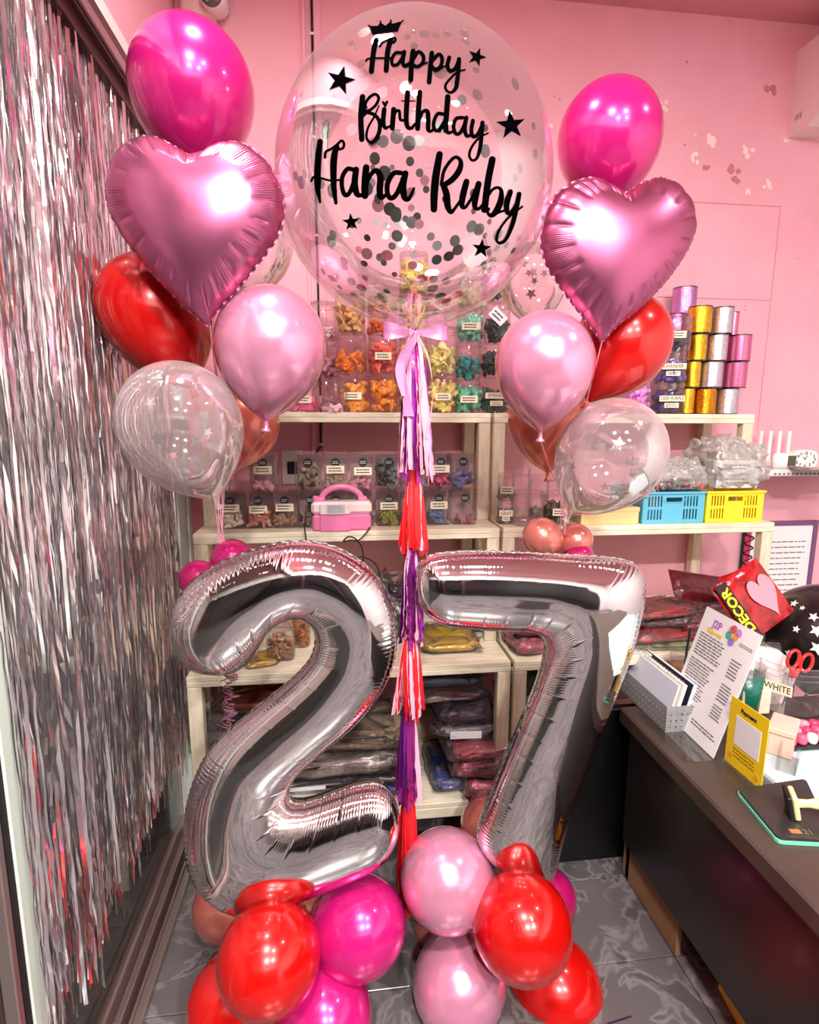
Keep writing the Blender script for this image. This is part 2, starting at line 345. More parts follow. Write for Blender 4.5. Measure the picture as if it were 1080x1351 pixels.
for yy in (1.86, 2.02, 2.18): pass
T1, T2, T3, T0 = 1.568, 1.164, .742, .235

# ---------------- jars ----------------
def lumps(r, h, n, seed, size=.02, square=False):
    rnd = random.Random(seed); mb = MB(); k = 0
    for i in range(n):
        z = size*.45+(h-size*.6)*((i+.5)/n); a = rnd.uniform(0, 2*PI)
        if square: x, y = rnd.uniform(-r+size*.6, r-size*.6), rnd.uniform(-r+size*.5, r-size*.6); y = -r+size*.55 if rnd.random() < .6 else y
        else: rr = r-size*.62 if rnd.random() < .75 else rnd.uniform(0, r-size*.7); x, y = rr*math.cos(a), rr*math.sin(a)
        T = Matrix.Translation((x, y, z)) @ Matrix.Rotation(rnd.uniform(0, PI), 4, 'Z') @ Matrix.Rotation(rnd.uniform(-.9, .9), 4, 'X') @ Matrix.Rotation(rnd.uniform(0, PI), 4, 'Y')
        s = size*rnd.uniform(.8, 1.25); prof = [(.001, -.75*s), (.28*s, -.68*s), (.24*s, -.3*s), (.5*s, .1*s), (.62*s, .45*s), (.45*s, .78*s), (.001, .85*s)]
        mb.lathe(prof, 7, T @ Matrix.Diagonal((1, .55, 1, 1)))
    return mb
def jar_mesh(r, h):
    return MB().lathe([(.002, .001), (r*.93, .001), (r, .006), (r, h*.80), (r*.93, h*.86), (r*.93, h*.87)], 28)
def label_on(t, w, h, z, r, seed, title=None, big=False, tilt=0, mat=None, y0=None):
    y = -(r+.0012) if y0 is None else y0
    T = Matrix.Translation((0, y, z)) @ Matrix.Rotation(tilt, 4, 'Y') @ Matrix.Rotation(PI/2, 4, 'X')
    lb = MB().box(-w/2, w/2, -h/2, h/2, 0, .0008, T).obj('paper_label', mat or paper, t)
    if title: text(title, T @ Matrix.Translation((0, 0, .0012)), h*.85, ink, lb, sx=.8)
    elif h > .012: textlines(T @ Matrix.Translation((0, 0, .0009)), w*.75, h*.7, 2, lb, ink, seed, fill=.42)
    return lb
jn = [0]
def jar(label, px, w, Yc, z, h, col, fill, lab=None, title=None, tilt=0, r=None, group='screw-top balloon jars on the top shelf', empty=False, ink2=None):
    jn[0] += 1
    c = W(px, 520, Yc); cc = Vector((c.x, Yc, z)); dz = depth(cc)
    if r is None: r = w/2*dz/FPX
    t = thing('balloon_jar', label, 'jar', cc, group=group); t.rotation_euler.z = math.atan2(-c.x, Yc)*.6
    jar_mesh(r, h).obj('jar_body', jarm, t, True)
    mb = MB().lathe([(r*.90, h*.845), (r*.97, h*.85), (r*.985, h*.985), (r*.95, h), (.002, h)], 28)
    for q in range(3): mb.lathe([(r*.985, h*(.87+.035*q)), (r*1.0, h*(.877+.035*q)), (r*.985, h*(.884+.035*q))], 28)
    mb.obj('lid', jarm, t, True)
    if not empty:
        lumps(r*.97, h*.84*fill, int(58*fill), jn[0], r*.46).obj('contents', M('latex '+str(col), [min(255, int(v*1.06+14)) for v in col], .4), t, True, kind='stuff')
    if title:
        label_on(t, r*1.6, .022, h*.5, r, jn[0], title); label_on(t, r*.9, .018, h*.28, r, jn[0])
    elif lab: label_on(t, r*lab, .026 if abs(tilt) < .1 else .04, h*(.42 if not tilt else .6), r, jn[0], tilt=tilt, mat=(wpaper if tilt else None))
    return t
Yj = 2.19; J = .143
jar('short clear jar of hot pink balloons at the left end of the top shelf', 400, 42, Yj, T1, .11, (236, 90, 150), .55, lab=1.0)
jar('empty short clear jar standing before the light orange jar', 441, 34, 2.13, T1, .115, (235, 180, 190), .18)
for k, (c, f) in enumerate((((196, 150, 160), .5), ((180, 120, 140), .6), ((226, 190, 196), .4))):
    jar(['bottom', 'middle', 'top'][k]+' jar of the mauve stack behind the pearl pink balloon', 428, 34, 2.27, T1+k*.137, .135, c, f)
jar('jar of light orange balloons with cream label, bottom of its stack', 465, 40, Yj, T1, J, (250, 150, 40), .85, lab=1.1)
jar('half full jar of vivid orange balloons, middle of its stack', 464, 40, Yj, T1+J+.001, J, (250, 120, 20), .62)
jar('jar of peach balloons, top of its stack', 463, 40, Yj, T1+2*J+.002, J, (250, 186, 120), .9)
jar('jar crammed with amber orange balloons beside the tassel, bottom of its stack', 505, 38, Yj, T1, J, (250, 140, 30), 1., )
jar('jar of coral red balloons with a label, middle of its stack', 505, 38, Yj, T1+J+.001, J, (240, 90, 70), .9, lab=1.1)
jar('jar of bright orange balloons under the bubble balloon, top of its stack', 504, 38, Yj, T1+2*J+.002, J*.9, (250, 110, 30), .95)
ycol = [(236, 190, 70), (244, 206, 80), (250, 214, 40), (246, 214, 90)]
for k in range(4):
    jar(['bottom', 'second', 'third', 'topmost'][k]+' jar of yellow balloons in the stack behind the tassel', 545, 38, Yj, T1+k*(J+.001), J, ycol[k], .9)
jar('jar of pale yellow balloons with cream label, bottom of its stack', 583, 38, Yj, T1, J, (238, 216, 120), .95, lab=1.0)
jar('jar of cream yellow balloons without label, on the labelled pale yellow jar', 583, 38, Yj, T1+J+.001, J*1.2, (240, 222, 140), .7)
jar('jar of mint green balloons, bottom of its stack', 617, 34, Yj, T1, J*.86, (90, 196, 160), .95, lab=1.3)
jar('jar of teal balloons between the two mint jars', 617, 34, Yj, T1+J*.87, J, (30, 140, 140), .7)
jar('jar of aqua balloons with cream label, above the teal jar', 618, 34, Yj, T1+J*1.88, J*.8, (130, 214, 186), .95, lab=1.4)
jar('jar of pale lime balloons seen through the bubble balloon', 619, 34, Yj, T1+J*2.70, J*.75, (190, 220, 140), .9)
jar('jar of emerald balloons with big handwritten name, bottom of its stack', 653, 36, Yj, T1, J*.92, (20, 74, 62), .8, title='EMERALD')
jar('jar of bottle green balloons above the emerald jar', 652, 36, Yj, T1+J*.93, J*.9, (34, 66, 54), .8)
jar('jar of black green balloons with a tilted white tag', 652, 36, Yj, T1+J*1.84, J*1.05, (24, 44, 40), .6, lab=1.2, tilt=.75)
jar('jar of leaf green balloons, topmost of the dark green stack', 650, 36, Yj, T1+J*2.90, J*.8, (66, 110, 50), .9)
jar('jar of lilac balloons half behind the clear star balloon', 838, 34, Yj, T1, J, (206, 120, 200), .9)
jar('jar of deep purple balloons with handwritten name, bottom of its stack', 882, 38, Yj, T1, J*.84, (52, 40, 96), .85, title='DEEP PURPLE')
jar('jar of lavender balloons with handwritten name, second of its stack', 881, 38, Yj, T1+J*.85, J*.86, (92, 80, 158), .8, title='LAVENDER')
jar('jar of charcoal balloons with small label, third of the purple stack', 885, 38, Yj, T1+J*1.72, J*.95, (60, 58, 72), .6, lab=.9)

# ---------------- ribbon spools ----------------
gold = HOLO('gold glitter ribbon', (226, 178, 50)); silver = HOLO('holographic silver ribbon', (206, 204, 214)); rosem = HOLO('pink ribbon', (226, 132, 172), .25); amber = HOLO('amber ribbon', (206, 142, 30)); lil = HOLO('lilac glitter ribbon', (204, 146, 206))
def spool(label, x0, x1, y0, y1, mat, Yc=2.2):
    a = W(x0, y1, Yc); b = W(x1, y0, Yc); r = abs(b.x-a.x)/2*.98; zb = T1+(W((x0+x1)/2, y1, Yc-r).z-W(950, 546, Yc-r).z); zb = max(T1, zb); h = W((x0+x1)/2, y0, Yc-r).z-W((x0+x1)/2, y1, Yc-r).z
    return (label, (a.x+b.x)/2, r, h, mat)
rows = [[('gold glitter ribbon spool, bottom row left', 897, 917, gold), ('amber gold ribbon spool, bottom row middle', 918, 945, amber), ('silver pink holographic spool, bottom row right', 947, 974, silver)],
        [('yellow gold glitter spool, second row left', 902, 922, gold), ('rainbow silver spool, second row middle', 923, 951, silver), ('shiny pink ribbon spool, second row right', 954, 982, rosem)],
        [('bright gold glitter spool, third row left', 905, 927, gold), ('pale blue silver holographic spool, third row middle', 929, 954, silver), ('pink metallic ribbon spool, third row right', 957, 984, rosem)],
        [('orange gold spool with green sheen, top row left', 902, 930, gold), ('silver and violet holographic spool, top row middle', 933, 958, silver), ('slim rose ribbon spool behind the top row', 955, 966, rosem)]]
hrow = .104
for k, row in enumerate(rows):
    for q, (lb, x0, x1, mt) in enumerate(row):
        Yc = 2.2 if q < 2 or k != 3 else 2.28
        a = W(x0, 500, Yc); b = W(x1, 500, Yc); r = (b.x-a.x)/2*.97
        t = thing('ribbon_spool', lb, 'spool', ((a.x+b.x)/2, Yc, T1+k*(hrow+.001)), group='stacked ribbon spools')
        MB().lathe([(r, .004), (r, hrow-.004)], 28).obj('ribbon', mt, t, True)
        for z in (0, hrow-.004): MB().lathe([(r*.25, z), (r*1.015, z), (r*1.015, z+.004), (r*.25, z+.004), (r*.25, z)], 28).obj('flange', blackg, t)
for lb, px, z, r in (('lilac glitter ribbon spool alone on the very top', 904, T1+4*(hrow+.001)-.02, .047), ('violet ribbon spool under the topmost lilac one', 896, T1+3*(hrow+.001)-.02, .045)):
    a = W(px, 400, 2.3); t = thing('ribbon_spool', lb, 'spool', (a.x, 2.31, z), group='stacked ribbon spools')
    MB().lathe([(r, .004), (r, .11)], 28).obj('ribbon', lil, t, True)
    for zz in (0, .11): MB().lathe([(r*.25, zz), (r*1.015, zz), (r*1.015, zz+.004), (r*.25, zz+.004), (r*.25, zz)], 28).obj('flange', blackg, t)
z0 = T1
for k in range(3):
    a = W(896, 400, 2.3); t = thing('ribbon_spool', ['bottom', 'second', 'third'][k]+' ribbon spool of the hidden back column behind the purple jars', 'spool', (a.x, 2.31, T1+k*.0985), group='stacked ribbon spools')
    MB().lathe([(.045, .004), (.045, .094)], 28).obj('ribbon', silver, t, True)
    for zz in (0, .094): MB().lathe([(.011, zz), (.0457, zz), (.0457, zz+.004), (.011, zz+.004), (.011, zz)], 28).obj('flange', blackg, t)

# ---------------- clear knob boxes, second tier ----------------
darkback = M('smoked box back', (176, 150, 152), .5)
def knob_box(label, px, z, col, fill, lab=True, s=.092, Yf=2.005, top=False):
    c = W(px, 660, Yf); jn[0] += 1; h = .124
    t = thing('clear_box', label, 'box', (c.x, Yf+s/2, z), group='clear knob-lid boxes on the middle shelf')
    a = s/2
    MB().box(-a, a, -a, a, 0, h, b=.006).obj('box_body', boxm, t)
    MB().box(-a*.93, a*.93, a-.006, a-.003, .004, h-.004).obj('back_panel', darkback, t)
    mb = MB().box(-a*.98, a*.98, -a*.98, a*.98, h, h+.006, b=.002); mb.obj('lid', boxm, t)
    T = Matrix.Translation((0, -a-.0006, h*.80)) @ Matrix.Rotation(PI/2, 4, 'X')
    MB().lathe([(.016, 0), (.016, .0006), (.0, .0006)], 24, T).obj('round_sticker', ink, t)
    textlines(T @ Matrix.Translation((0, 0, .0007)), .022, .012, 2, t, wpaper, jn[0], 'print', fill=.25)
    if lab: label_on(t, .062, .027, h*(.55 if jn[0] % 2 else .60), a, jn[0])
    lumps(a*.94, h*fill, int(34*fill)+4, jn[0], .022, True).obj('contents', M('latex '+str(col), [min(255, int(v*1.06+14)) for v in col], .4), t, True, kind='stuff')
    return t
bc = [('cream', (206, 196, 170)), ('blush', (176, 116, 96)), ('brown', (150, 112, 84)), ('grey rose', (140, 110, 110)), ('navy', (50, 50, 90)), ('violet', (70, 50, 100)), ('olive', (130, 134, 50)), ('taupe', (120, 100, 90)), ('steel blue', (70, 90, 130)), ('dusty rose', (150, 96, 104))]
for (nm, col), px, f in zip(bc, (303, 340, 375, 409, 443, 476, 513, 546, 579, 613), (.4, .5, .35, .45, .5, .6, .45, .4, .42, .2)):
    knob_box('clear box with %s balloons in the lower row' % nm, px, T2, col, f, lab=nm not in ('grey rose', 'dusty rose', 'navy'))
tc = [('pink', (216, 150, 160)), ('khaki', (140, 130, 104)), ('sand', (146, 124, 100)), ('pale rose', (186, 130, 140)), ('slate', (86, 92, 92)), ('grey', (120, 120, 126)), ('raspberry', (190, 80, 110)), ('dusk blue', (98, 90, 130))]
for (nm, col), px, f in zip(tc, (348, 407, 443, 479, 513, 548, 581, 610), (.2, .75, .45, .3, .85, .5, .6, .55)):
    knob_box('clear box with %s balloons in the upper row' % nm, px, T2+.1315, col, f, lab=nm not in ('khaki', 'slate', 'dusk blue'))

# ---------------- pink electric balloon pump ----------------
p = WZ(451, 700, T2)
ppink = M('pink pump plastic', (238, 130, 176), .3, coat=.3); pwhite = M('ivory pump plastic', (246, 226, 222), .3, coat=.3)
t = thing('balloon_pump', 'pink and white electric balloon pump with arched handle', 'pump', (p.x, 1.966, T2), 0)
MB().box(-.10, .10, -.036, .036, .0, .058, b=.008).box(-.075, .03, -.042, -.03, .0, .058, b=.004).obj('lower_housing', ppink, t)
MB().box(-.103, .103, -.038, .037, .059, .102, b=.010).box(-.075, .03, -.045, -.034, .059, .098, b=.004).obj('upper_housing', pwhite, t)
mb = MB(); mb.tube([Vector((.068*math.cos(a)*1.05, -.0, .098+.052*math.sin(a))) for a in np.linspace(0, PI, 22)], .0105, 10)
mb.box(-.088, -.056, -.018, .018, .10, .116, b=.004).box(.056, .088, -.018, .018, .10, .116, b=.004).obj('handle', ppink, t, True)
MB().lathe([(.010, .102), (.010, .118), (.006, .122), (.002, .122)], 14, Matrix.Translation((-.088, -.02, 0))).obj('nozzle', ppink, t)
T = Matrix.Translation((-.02, -.0455, .078)) @ Matrix.Rotation(PI/2, 4, 'X')
lb = MB().box(-.032, .032, -.017, .017, 0, .001, T).obj('rating_label', M('grey label', (206, 202, 208), .5), t); textlines(T @ Matrix.Translation((0, 0, .001)), .054, .026, 5, lb, inkg, 5, fill=.4)
def W3(pts, Y): return [W(a_, b_, y) for (a_, b_), y in zip(pts, Y)]
mb = MB(); mb.tube(cr([W(488, 694, 1.95), W(486, 699, 1.915), W(474, 712, 1.90), W(462, 713, 1.90), W(453, 714, 1.90), W(460, 708, 1.90), W(470, 712, 1.90), W(478, 725, 1.90), W(479, 742, 1.90)], 8), .0028, 6); shift(mb, t).obj('power_cord', black, t)
mb = MB(); mb.tube(cr([W(413, 664, 1.97), W(407, 669, 1.95), W(402, 685, 1.93), W(402, 699, 1.91), W(404, 716, 1.905), W(404, 735, 1.905)], 8), .0028, 6); shift(mb, t).obj('power_cord', black, t)
t2 = thing('looped_cable', 'thin black cable looping against the wall under the middle shelf', 'cable'); mb = MB(); mb.tube(cr([W(460, 736, 1.905), W(478, 735, 1.905), W(493, 742, 1.905), W(501, 756, 1.905), W(500, 764, 1.905)], 8), .0026, 6); mb.obj('cord', black, t2)

# ---------------- right middle shelf: jars, tan box, crates, bags ----------------
G2 = 'clear jars on the right middle shelf'
jar('narrow jar of grey balloons with handwritten name', 671, 22, 2.02, T2, .085, (110, 110, 112), .8, title='GRAY', group=G2)
jar('narrow jar of olive balloons on the grey jar', 671, 22, 2.02, T2+.086, .10, (140, 140, 96), .5, lab=1.5, group=G2)
jar('tall empty clear jar behind the short ones', 691, 24, 2.08, T2, .20, (200, 200, 200), .1, group=G2, empty=True)
jar('wide empty clear jar in front of the tall one', 702, 40, 1.99, T2, .125, (190, 170, 176), .5, group=G2, empty=True)
jar('tall clear jar half hidden by the rose gold balloon', 716, 26, 2.10, T2, .17, (150, 140, 140), .3, group=G2)
jar('jar of dark olive balloons with cream label, behind the strings', 742, 38, 2.0, T2, .12, (84, 84, 48), .75, lab=.9, group=G2)
tan = M('manila board', (222, 200, 140), .6)
a = W(766, 690, 1.96); b = W(842, 690, 1.96)
t = thing('tan_box', 'low tan cardboard box between the jars and the blue crate', 'box', ((a.x+b.x)/2, 2.03, T2)); w = (b.x-a.x)/2
MB().box(-w, w, -.07, .07, 0, .058, b=.002).obj('body', tan, t); MB().box(-w-.002, w+.002, -.072, .072, .045, .062, b=.002).obj('lid', tan, t)
def holepanel(mb, T, w, h, th, holes):
    xs = sorted({0, w, *[x for h_ in holes for x in (h_[0], h_[1])]}); ys = sorted({0, h, *[y for h_ in holes for y in (h_[2], h_[3])]})
    for i in range(len(xs)-1):
        j = 0
        while j < len(ys)-1:
            cx, cy = (xs[i]+xs[i+1])/2, (ys[j]+ys[j+1])/2
            if not any(h_[0] < cx < h_[1] and h_[2] < cy < h_[3] for h_ in holes): mb.box(xs[i], xs[i+1], ys[j], ys[j+1], 0, th, T)
            j += 1
def crate(label, x0, x1, Yf, mat, h, d=.26):
    a = W(x0, 690, Yf); b = W(x1, 690, Yf); w = b.x-a.x
    t = thing('crate', label, 'crate', (a.x, Yf, T2+.001), group='perforated plastic crates')
    holes = []
    for k in range(5):
        for s in (0, 1):
            for q in (0, 1):
                x = (w*.08+k*w*.05) if s == 0 else (w*.66+k*w*.05); holes.append((x, x+w*.027, h*.12+q*h*.41, h*.45+q*h*.41))
    holes.append((w*.37, w*.63, h*.68, h*.82))
    mb = MB(); holepanel(mb, Matrix.Rotation(PI/2, 4, 'X'), w, h, .003, holes); mb.obj('front_panel', mat, t)
    mb = MB(); holepanel(mb, Matrix.Translation((0, d, 0)) @ Matrix.Rotation(PI/2, 4, 'X'), w, h, .003, holes); mb.obj('back_panel', mat, t)
    MB().box(0, .003, .001, d-.004, 0, h).obj('side_panel', mat, t); MB().box(w-.003, w, .001, d-.004, 0, h).obj('side_panel', mat, t)
    MB().box(0, w, .0, d-.003, 0, .003).obj('bottom', mat, t)
    mb = MB().box(-.004, w+.004, -.009, -.003, h-.008, h, b=.001).box(-.004, w+.004, d, d+.006, h-.008, h, b=.001); mb.box(-.007, 0, -.007, d+.004, h-.008, h, b=.001).box(w, w+.007, -.007, d+.004, h-.008, h, b=.001); mb.obj('rim', mat, t)
    pts = [Vector((w*.5+math.copysign(w*.13, math.cos(a_))+h*.07*math.cos(a_), -.004, h*.75+h*.085*math.sin(a_))) for a_ in np.linspace(0, 2*PI, 24, endpoint=False)]
    MB().tube(pts, .002, 5, True).obj('handle_rim', mat, t)
    return t
blueP = M('sky blue crate plastic', (92, 180, 206), .35); yelP = M('yellow crate plastic', (250, 226, 40), .35)
crate('sky blue perforated plastic crate under the crumpled bags', 846, 926, 1.955, blueP, .118)
crate('yellow perforated plastic crate at the shelf end', 929, 1003, 1.955, yelP, .118)
def crumple(mb, seed, a=.016):
    zm = min(v[2] for v in mb.v)
    for i, v in enumerate(mb.v):
        p = Vector(v); n = p.normalized(); q = p*18+Vector((seed, 0, 0)); k = (1-abs(noise.noise(q))*2.2)*a+(1-abs(noise.noise(q*2.3))*2.2)*a*.55-a*.8
        w = Vector((noise.noise(q*1.3+Vector((9, 0, 0))), noise.noise(q*1.3+Vector((0, 9, 0))), 0))*.012; p2 = p+n*k+w; p2.z = max(p2.z, zm); mb.v[i] = tuple(p2)
def heap(name, label, cat, c, l, mat, seed, amp=.2, rz=0, group=None, e=.5, fr=9., n=26, m=16):
    vs, fs = pillow(*l, seed, amp, n, m, e, fr); mb = MB().add(vs, fs)
    crumple(mb, seed); t = thing(name, label, cat, (c[0], c[1], c[2]+l[2]/2), rz, group); mb.obj('bag', mat, t, True); return t
a = W(885, 640, 2.03)
t = heap('carrier_bag', 'crumpled milky plastic bag lying over the blue crate', 'bag', (a.x, 2.06, T2+.121), (.24, .20, .10), bagm, 3, .30, e=.6, fr=4, n=110, m=60)
vs, fs = pillow(.19, .15, .075, 8, .3, 90, 50, .6, 5); mbb = MB().add(vs, fs); crumple(mbb, 5); mbb.obj('crumpled_layer', bagm, t, True).location = (-.02, .0, -.01)
mb = MB(); rnd = random.Random(4)
for k in range(9): mb.box(-.10+k*.022, -.10+k*.022+rnd.uniform(.004, .01), -.101, -.099, -.045+rnd.uniform(0, .02), -.036+rnd.uniform(0, .022))
mb.obj('print', M('red print', (210, 90, 90), .6), t)
a = W(962, 620, 2.03)
t = heap('carrier_bag', 'tall crumpled clear plastic bag holding white cartons over the yellow crate', 'bag', (a.x, 2.06, T2+.121), (.26, .22, .18), bagm, 5, .28, e=.45, fr=3.5, n=110, m=60)
for k, (x, y, z, w, h) in enumerate(((-.0, -.05, -.085, .17, .055), (.0, -.04, -.03, .19, .05), (.02, -.02, .022, .15, .03))):
    MB().box(x-w/2, x+w/2, y-.03, y+.06, z, z+h, b=.002).obj('carton', white if k != 2 else M('khaki carton', (170, 160, 120), .6), t); textlines(Matrix.Translation((x, y-.031, z+h/2)) @ Matrix.Rotation(PI/2, 4, 'X'), w*.6, h*.5, 2, t, inkg, k)
t = heap('carrier_bag', 'small wispy clear bag drooping beside the clear star balloon', 'bag', (W(852, 650, 1.93).x, 1.96, T2+.09), (.08, .05, .06), bagm, 9, .5, e=.9, fr=14)

# ---------------- third tier and bottom tier packets ----------------
tin = {}
def TINSEL(key, col, col2): return M(key, col, .3, .35, var=.9, vscale=26, col2=col2, bump=1.0, bscale=70, stretch=(1, 3, 1), coat=.5)
tred = TINSEL('red foil fringe', (196, 50, 76), (110, 20, 40)); tpnk = TINSEL('pink foil fringe', (216, 110, 130), (150, 60, 80)); tsil = TINSEL('silver foil fringe', (196, 184, 176), (110, 98, 92))
tblk = TINSEL('black foil fringe', (60, 54, 60), (14, 12, 14)); tblu = TINSEL('blue foil fringe', (40, 60, 140), (16, 22, 70)); tpur = TINSEL('purple foil fringe', (86, 44, 92), (40, 18, 48)); tgold = TINSEL('champagne foil fringe', (196, 160, 110), (120, 84, 50)); tyel = TINSEL('yellow foil fringe', (226, 190, 60), (160, 120, 30)); tgry = TINSEL('grey foil fringe', (150, 140, 150), (90, 80, 90))
pk = [0]
def packet(label, px, Y, z, l, mat, rz=0, film=True, group='flat packets of foil fringe', name='fringe_packet', hdr=None, lift=0):
    pk[0] += 1; c = W(px, 700, Y); vs, fs = pillow(*l, pk[0]*1.3, .34, 34, 16, .35, 11)
    t = thing(name, label, 'packet', (c.x, Y, z+l[2]/2), rz, group); MB().add(vs, fs).obj('foil_fringe', mat, t, True)
    if film:
        vs, fs = pillow(l[0]*1.08, l[1]*1.06, l[2]*1.12, pk[0]*1.3, .5, 34, 16, .3, 15); MB().add([v+Vector((0, 0, l[2]*.06)) for v in vs], fs).obj('film_sleeve', filmm, t, True)
    if hdr:
        MB().box(-l[0]*.3, l[0]*.2, -l[1]/2-.012, -l[1]/2-.010, -l[2]*.3, l[2]*.3).obj('header_card', wpaper, t)
    return t
# bottom tier, left unit
Yb = 1.92
packet('champagne packet at the foot of the left shelf stack', 405, Yb, T0, (.34, .26, .03), tgold, .02)
packet('white edged packet on the champagne one', 400, Yb, T0+.035, (.36, .27, .022), tsil, -.03, hdr=1)
packet('white papered packet third from the bottom', 395, Yb, T0+.063, (.35, .27, .022), tgry, .02, hdr=1)
packet('dark blue packet beside the white edged ones', 500, Yb, T0+.0, (.19, .26, .05), tblu, .05)
packet('thin black packet on the dark blue one', 500, Yb, T0+.055, (.2, .26, .025), tblk, -.04)
packet('bulky beige silver packet behind the number two', 440, Yb, T0+.092, (.40, .28, .07), tsil, .06)
packet('second beige silver packet leaning on the first', 470, Yb+.02, T0+.168, (.30, .26, .06), M('kraft crumple', (190, 166, 136), .5, var=.6, vscale=20, bump=1, bscale=40), -.06)
packet('rumpled grey packet high in the left stack', 330, Yb, T0+.168, (.26, .26, .07), tgry, .1)
packet('rumpled white film packet against the left slats', 300, Yb-.02, T0+.245, (.22, .22, .05), filmm, .2)
packet('rust red packet near the top at the left', 330, Yb+.05, T0+.30, (.24, .2, .05), M('rust foil', (150, 64, 40), .4, var=.5, bump=.8), -.1)
packet('dark navy packet under the upper board', 420, Yb+.08, T0+.24, (.34, .2, .10), M('navy film', (26, 34, 48), .3, var=.5, bump=.8), 0)
packet('blue foil packet right of the tassel', 592, Yb, T0, (.13, .26, .055), tblu, 0)
packet('rose red packet, lowest at the right of the left unit', 640, Yb-.06, T0, (.16, .26, .07), tred, .05, lift=0)
packet('second rose red packet on the lowest one', 636, Yb-.05, T0+.08, (.20, .26, .06), tpnk, -.06)
packet('dusky rose packet in clear sleeve, third in its stack', 630, Yb-.05, T0+.148, (.22, .26, .05), tred, .04)
packet('silver grey packet with white strip above the rose packets', 615, Yb, T0+.205, (.22, .25, .045), tgry, -.05, hdr=1)
packet('purple packet folded over the grey one', 612, Yb, T0+.256, (.2, .24, .05), tpur, .05)
packet('brown patterned packet above the purple one', 590, Yb+.03, T0+.312, (.26, .2, .04), M('brown pattern', (96, 60, 54), .4, var=.9, vscale=40, col2=(50, 26, 26)), 0)
packet('teal blue packet topmost under the board', 585, Yb+.05, T0+.358, (.26, .2, .05), M('teal film', (40, 66, 88), .3, var=.5, bump=.6), 0)
packet('dark brown packet in the right unit low down', 715, Yb, T0, (.24, .26, .2), M('dark brown film', (52, 32, 34), .35, var=.6, bump=.8), 0)
packet('black packet above it beside the number seven', 715, Yb, T0+.21, (.24, .26, .14), tblk, 0)
# third tier
t = thing('storage_jar', 'clear jar of brown and cream balloons seen through the number two', 'jar', (W(371, 860, 1.87).x, 1.87, T3), group='jars on the third shelf')
MB().box(-.045, .045, -.045, .045, 0, .10, b=.014).obj('jar_body', jarm, t, True); MB().lathe([(.030, .10), (.036, .102), (.036, .116), (.001, .118)], 20).obj('lid', jarm, t, True)
lumps(.042, .098, 50, 77, .02, True).obj('contents', M('brown mix', (150, 100, 56), .5, var=.9, vscale=30, col2=(230, 200, 160)), t, True, kind='stuff')
t = thing('storage_jar', 'narrow jar of amber balloons behind the brown one', 'jar', (W(398, 850, 1.97).x, 1.97, T3), group='jars on the third shelf')
MB().lathe([(.001, 0), (.03, .001), (.032, .10), (.026, .11)], 20).obj('jar_body', jarm, t, True); MB().lathe([(.027, .108), (.033, .11), (.033, .124), (.001, .126)], 20).obj('lid', jarm, t, True); lumps(.03, .1, 34, 78, .018).obj('contents', M('amber', (190, 110, 40), .5, var=.5), t, True, kind='stuff')
packet('small yellow and green packet beside the brown jar', 337, 1.84, T3, (.10, .10, .022), tyel, .3)
packet('yellow packet peeking under the seven at the left', 592, 1.93, T3, (.20, .2, .035), tyel, 0)
packet('black tinsel bundle against the wall beside the tassel', 520, 2.08, T3, (.16, .2, .17), tblk, 0)
packet('second black tinsel bundle behind the seven top', 640, 2.1, T3, (.3, .2, .18), tblk, 0)
packet('dusky pink foil packet on the right third shelf', 700, 1.90, T3, (.16, .24, .05), tpnk, .1)
packet('rose foil packet on top of the dusky pink one', 702, 1.91, T3+.056, (.15, .22, .05), tred, -.1)
packet('dark purple tinsel bundle at the left end of third shelf', 255, 2.02, T3, (.0001+.16, .2, .05), tpur, 0) if False else None

# ---------------- latex balloons ----------------
def prof_balloon(R, el=1.04, low=1.36, n=18, ex=.80):
    P = [(R*math.sin(a)+1e-4, R*el*math.cos(a)) for a in np.linspace(0, PI/2, n)]
    for s in np.linspace(0, 1, n)[1:]:
        P.append((max(R*(1-s**2.05)**ex, .009*R/.13), -R*low*s))
    return P
BALL = {}
def balloon_parts(t, R, mat, axis, el=1.04, low=1.36, ex=.8):
    P = prof_balloon(R, el, low, ex=ex); q = Vector((0, 0, 1)).rotation_difference(axis.normalized()).to_matrix().to_4x4()
    MB().lathe(P, 40, q).obj('balloon_skin', mat, t, True)
    z = -R*low; MB().lathe([(.007, z+.004), (.0045, z-.006), (.0065, z-.010), (.0055, z-.015), (.011, z-.022), (.012, z-.026), (.004, z-.027), (.001, z-.024)], 14, q).obj('knot', mat, t, True)
    return q @ Vector((0, 0, z-.02))
def balloon(label, px, py, Y, wpx, mat, tail=(0, 0, -1), group=None, el=1.04, low=1.36, name='latex_balloon', ex=.8):
    c = W(px, py, Y); R = wpx/2*depth(c)/FPX
    t = thing(name, label, 'balloon', c, 0, group); k = balloon_parts(t, R, mat, -Vector(tail), el, low, ex)
    return t, c+k, R
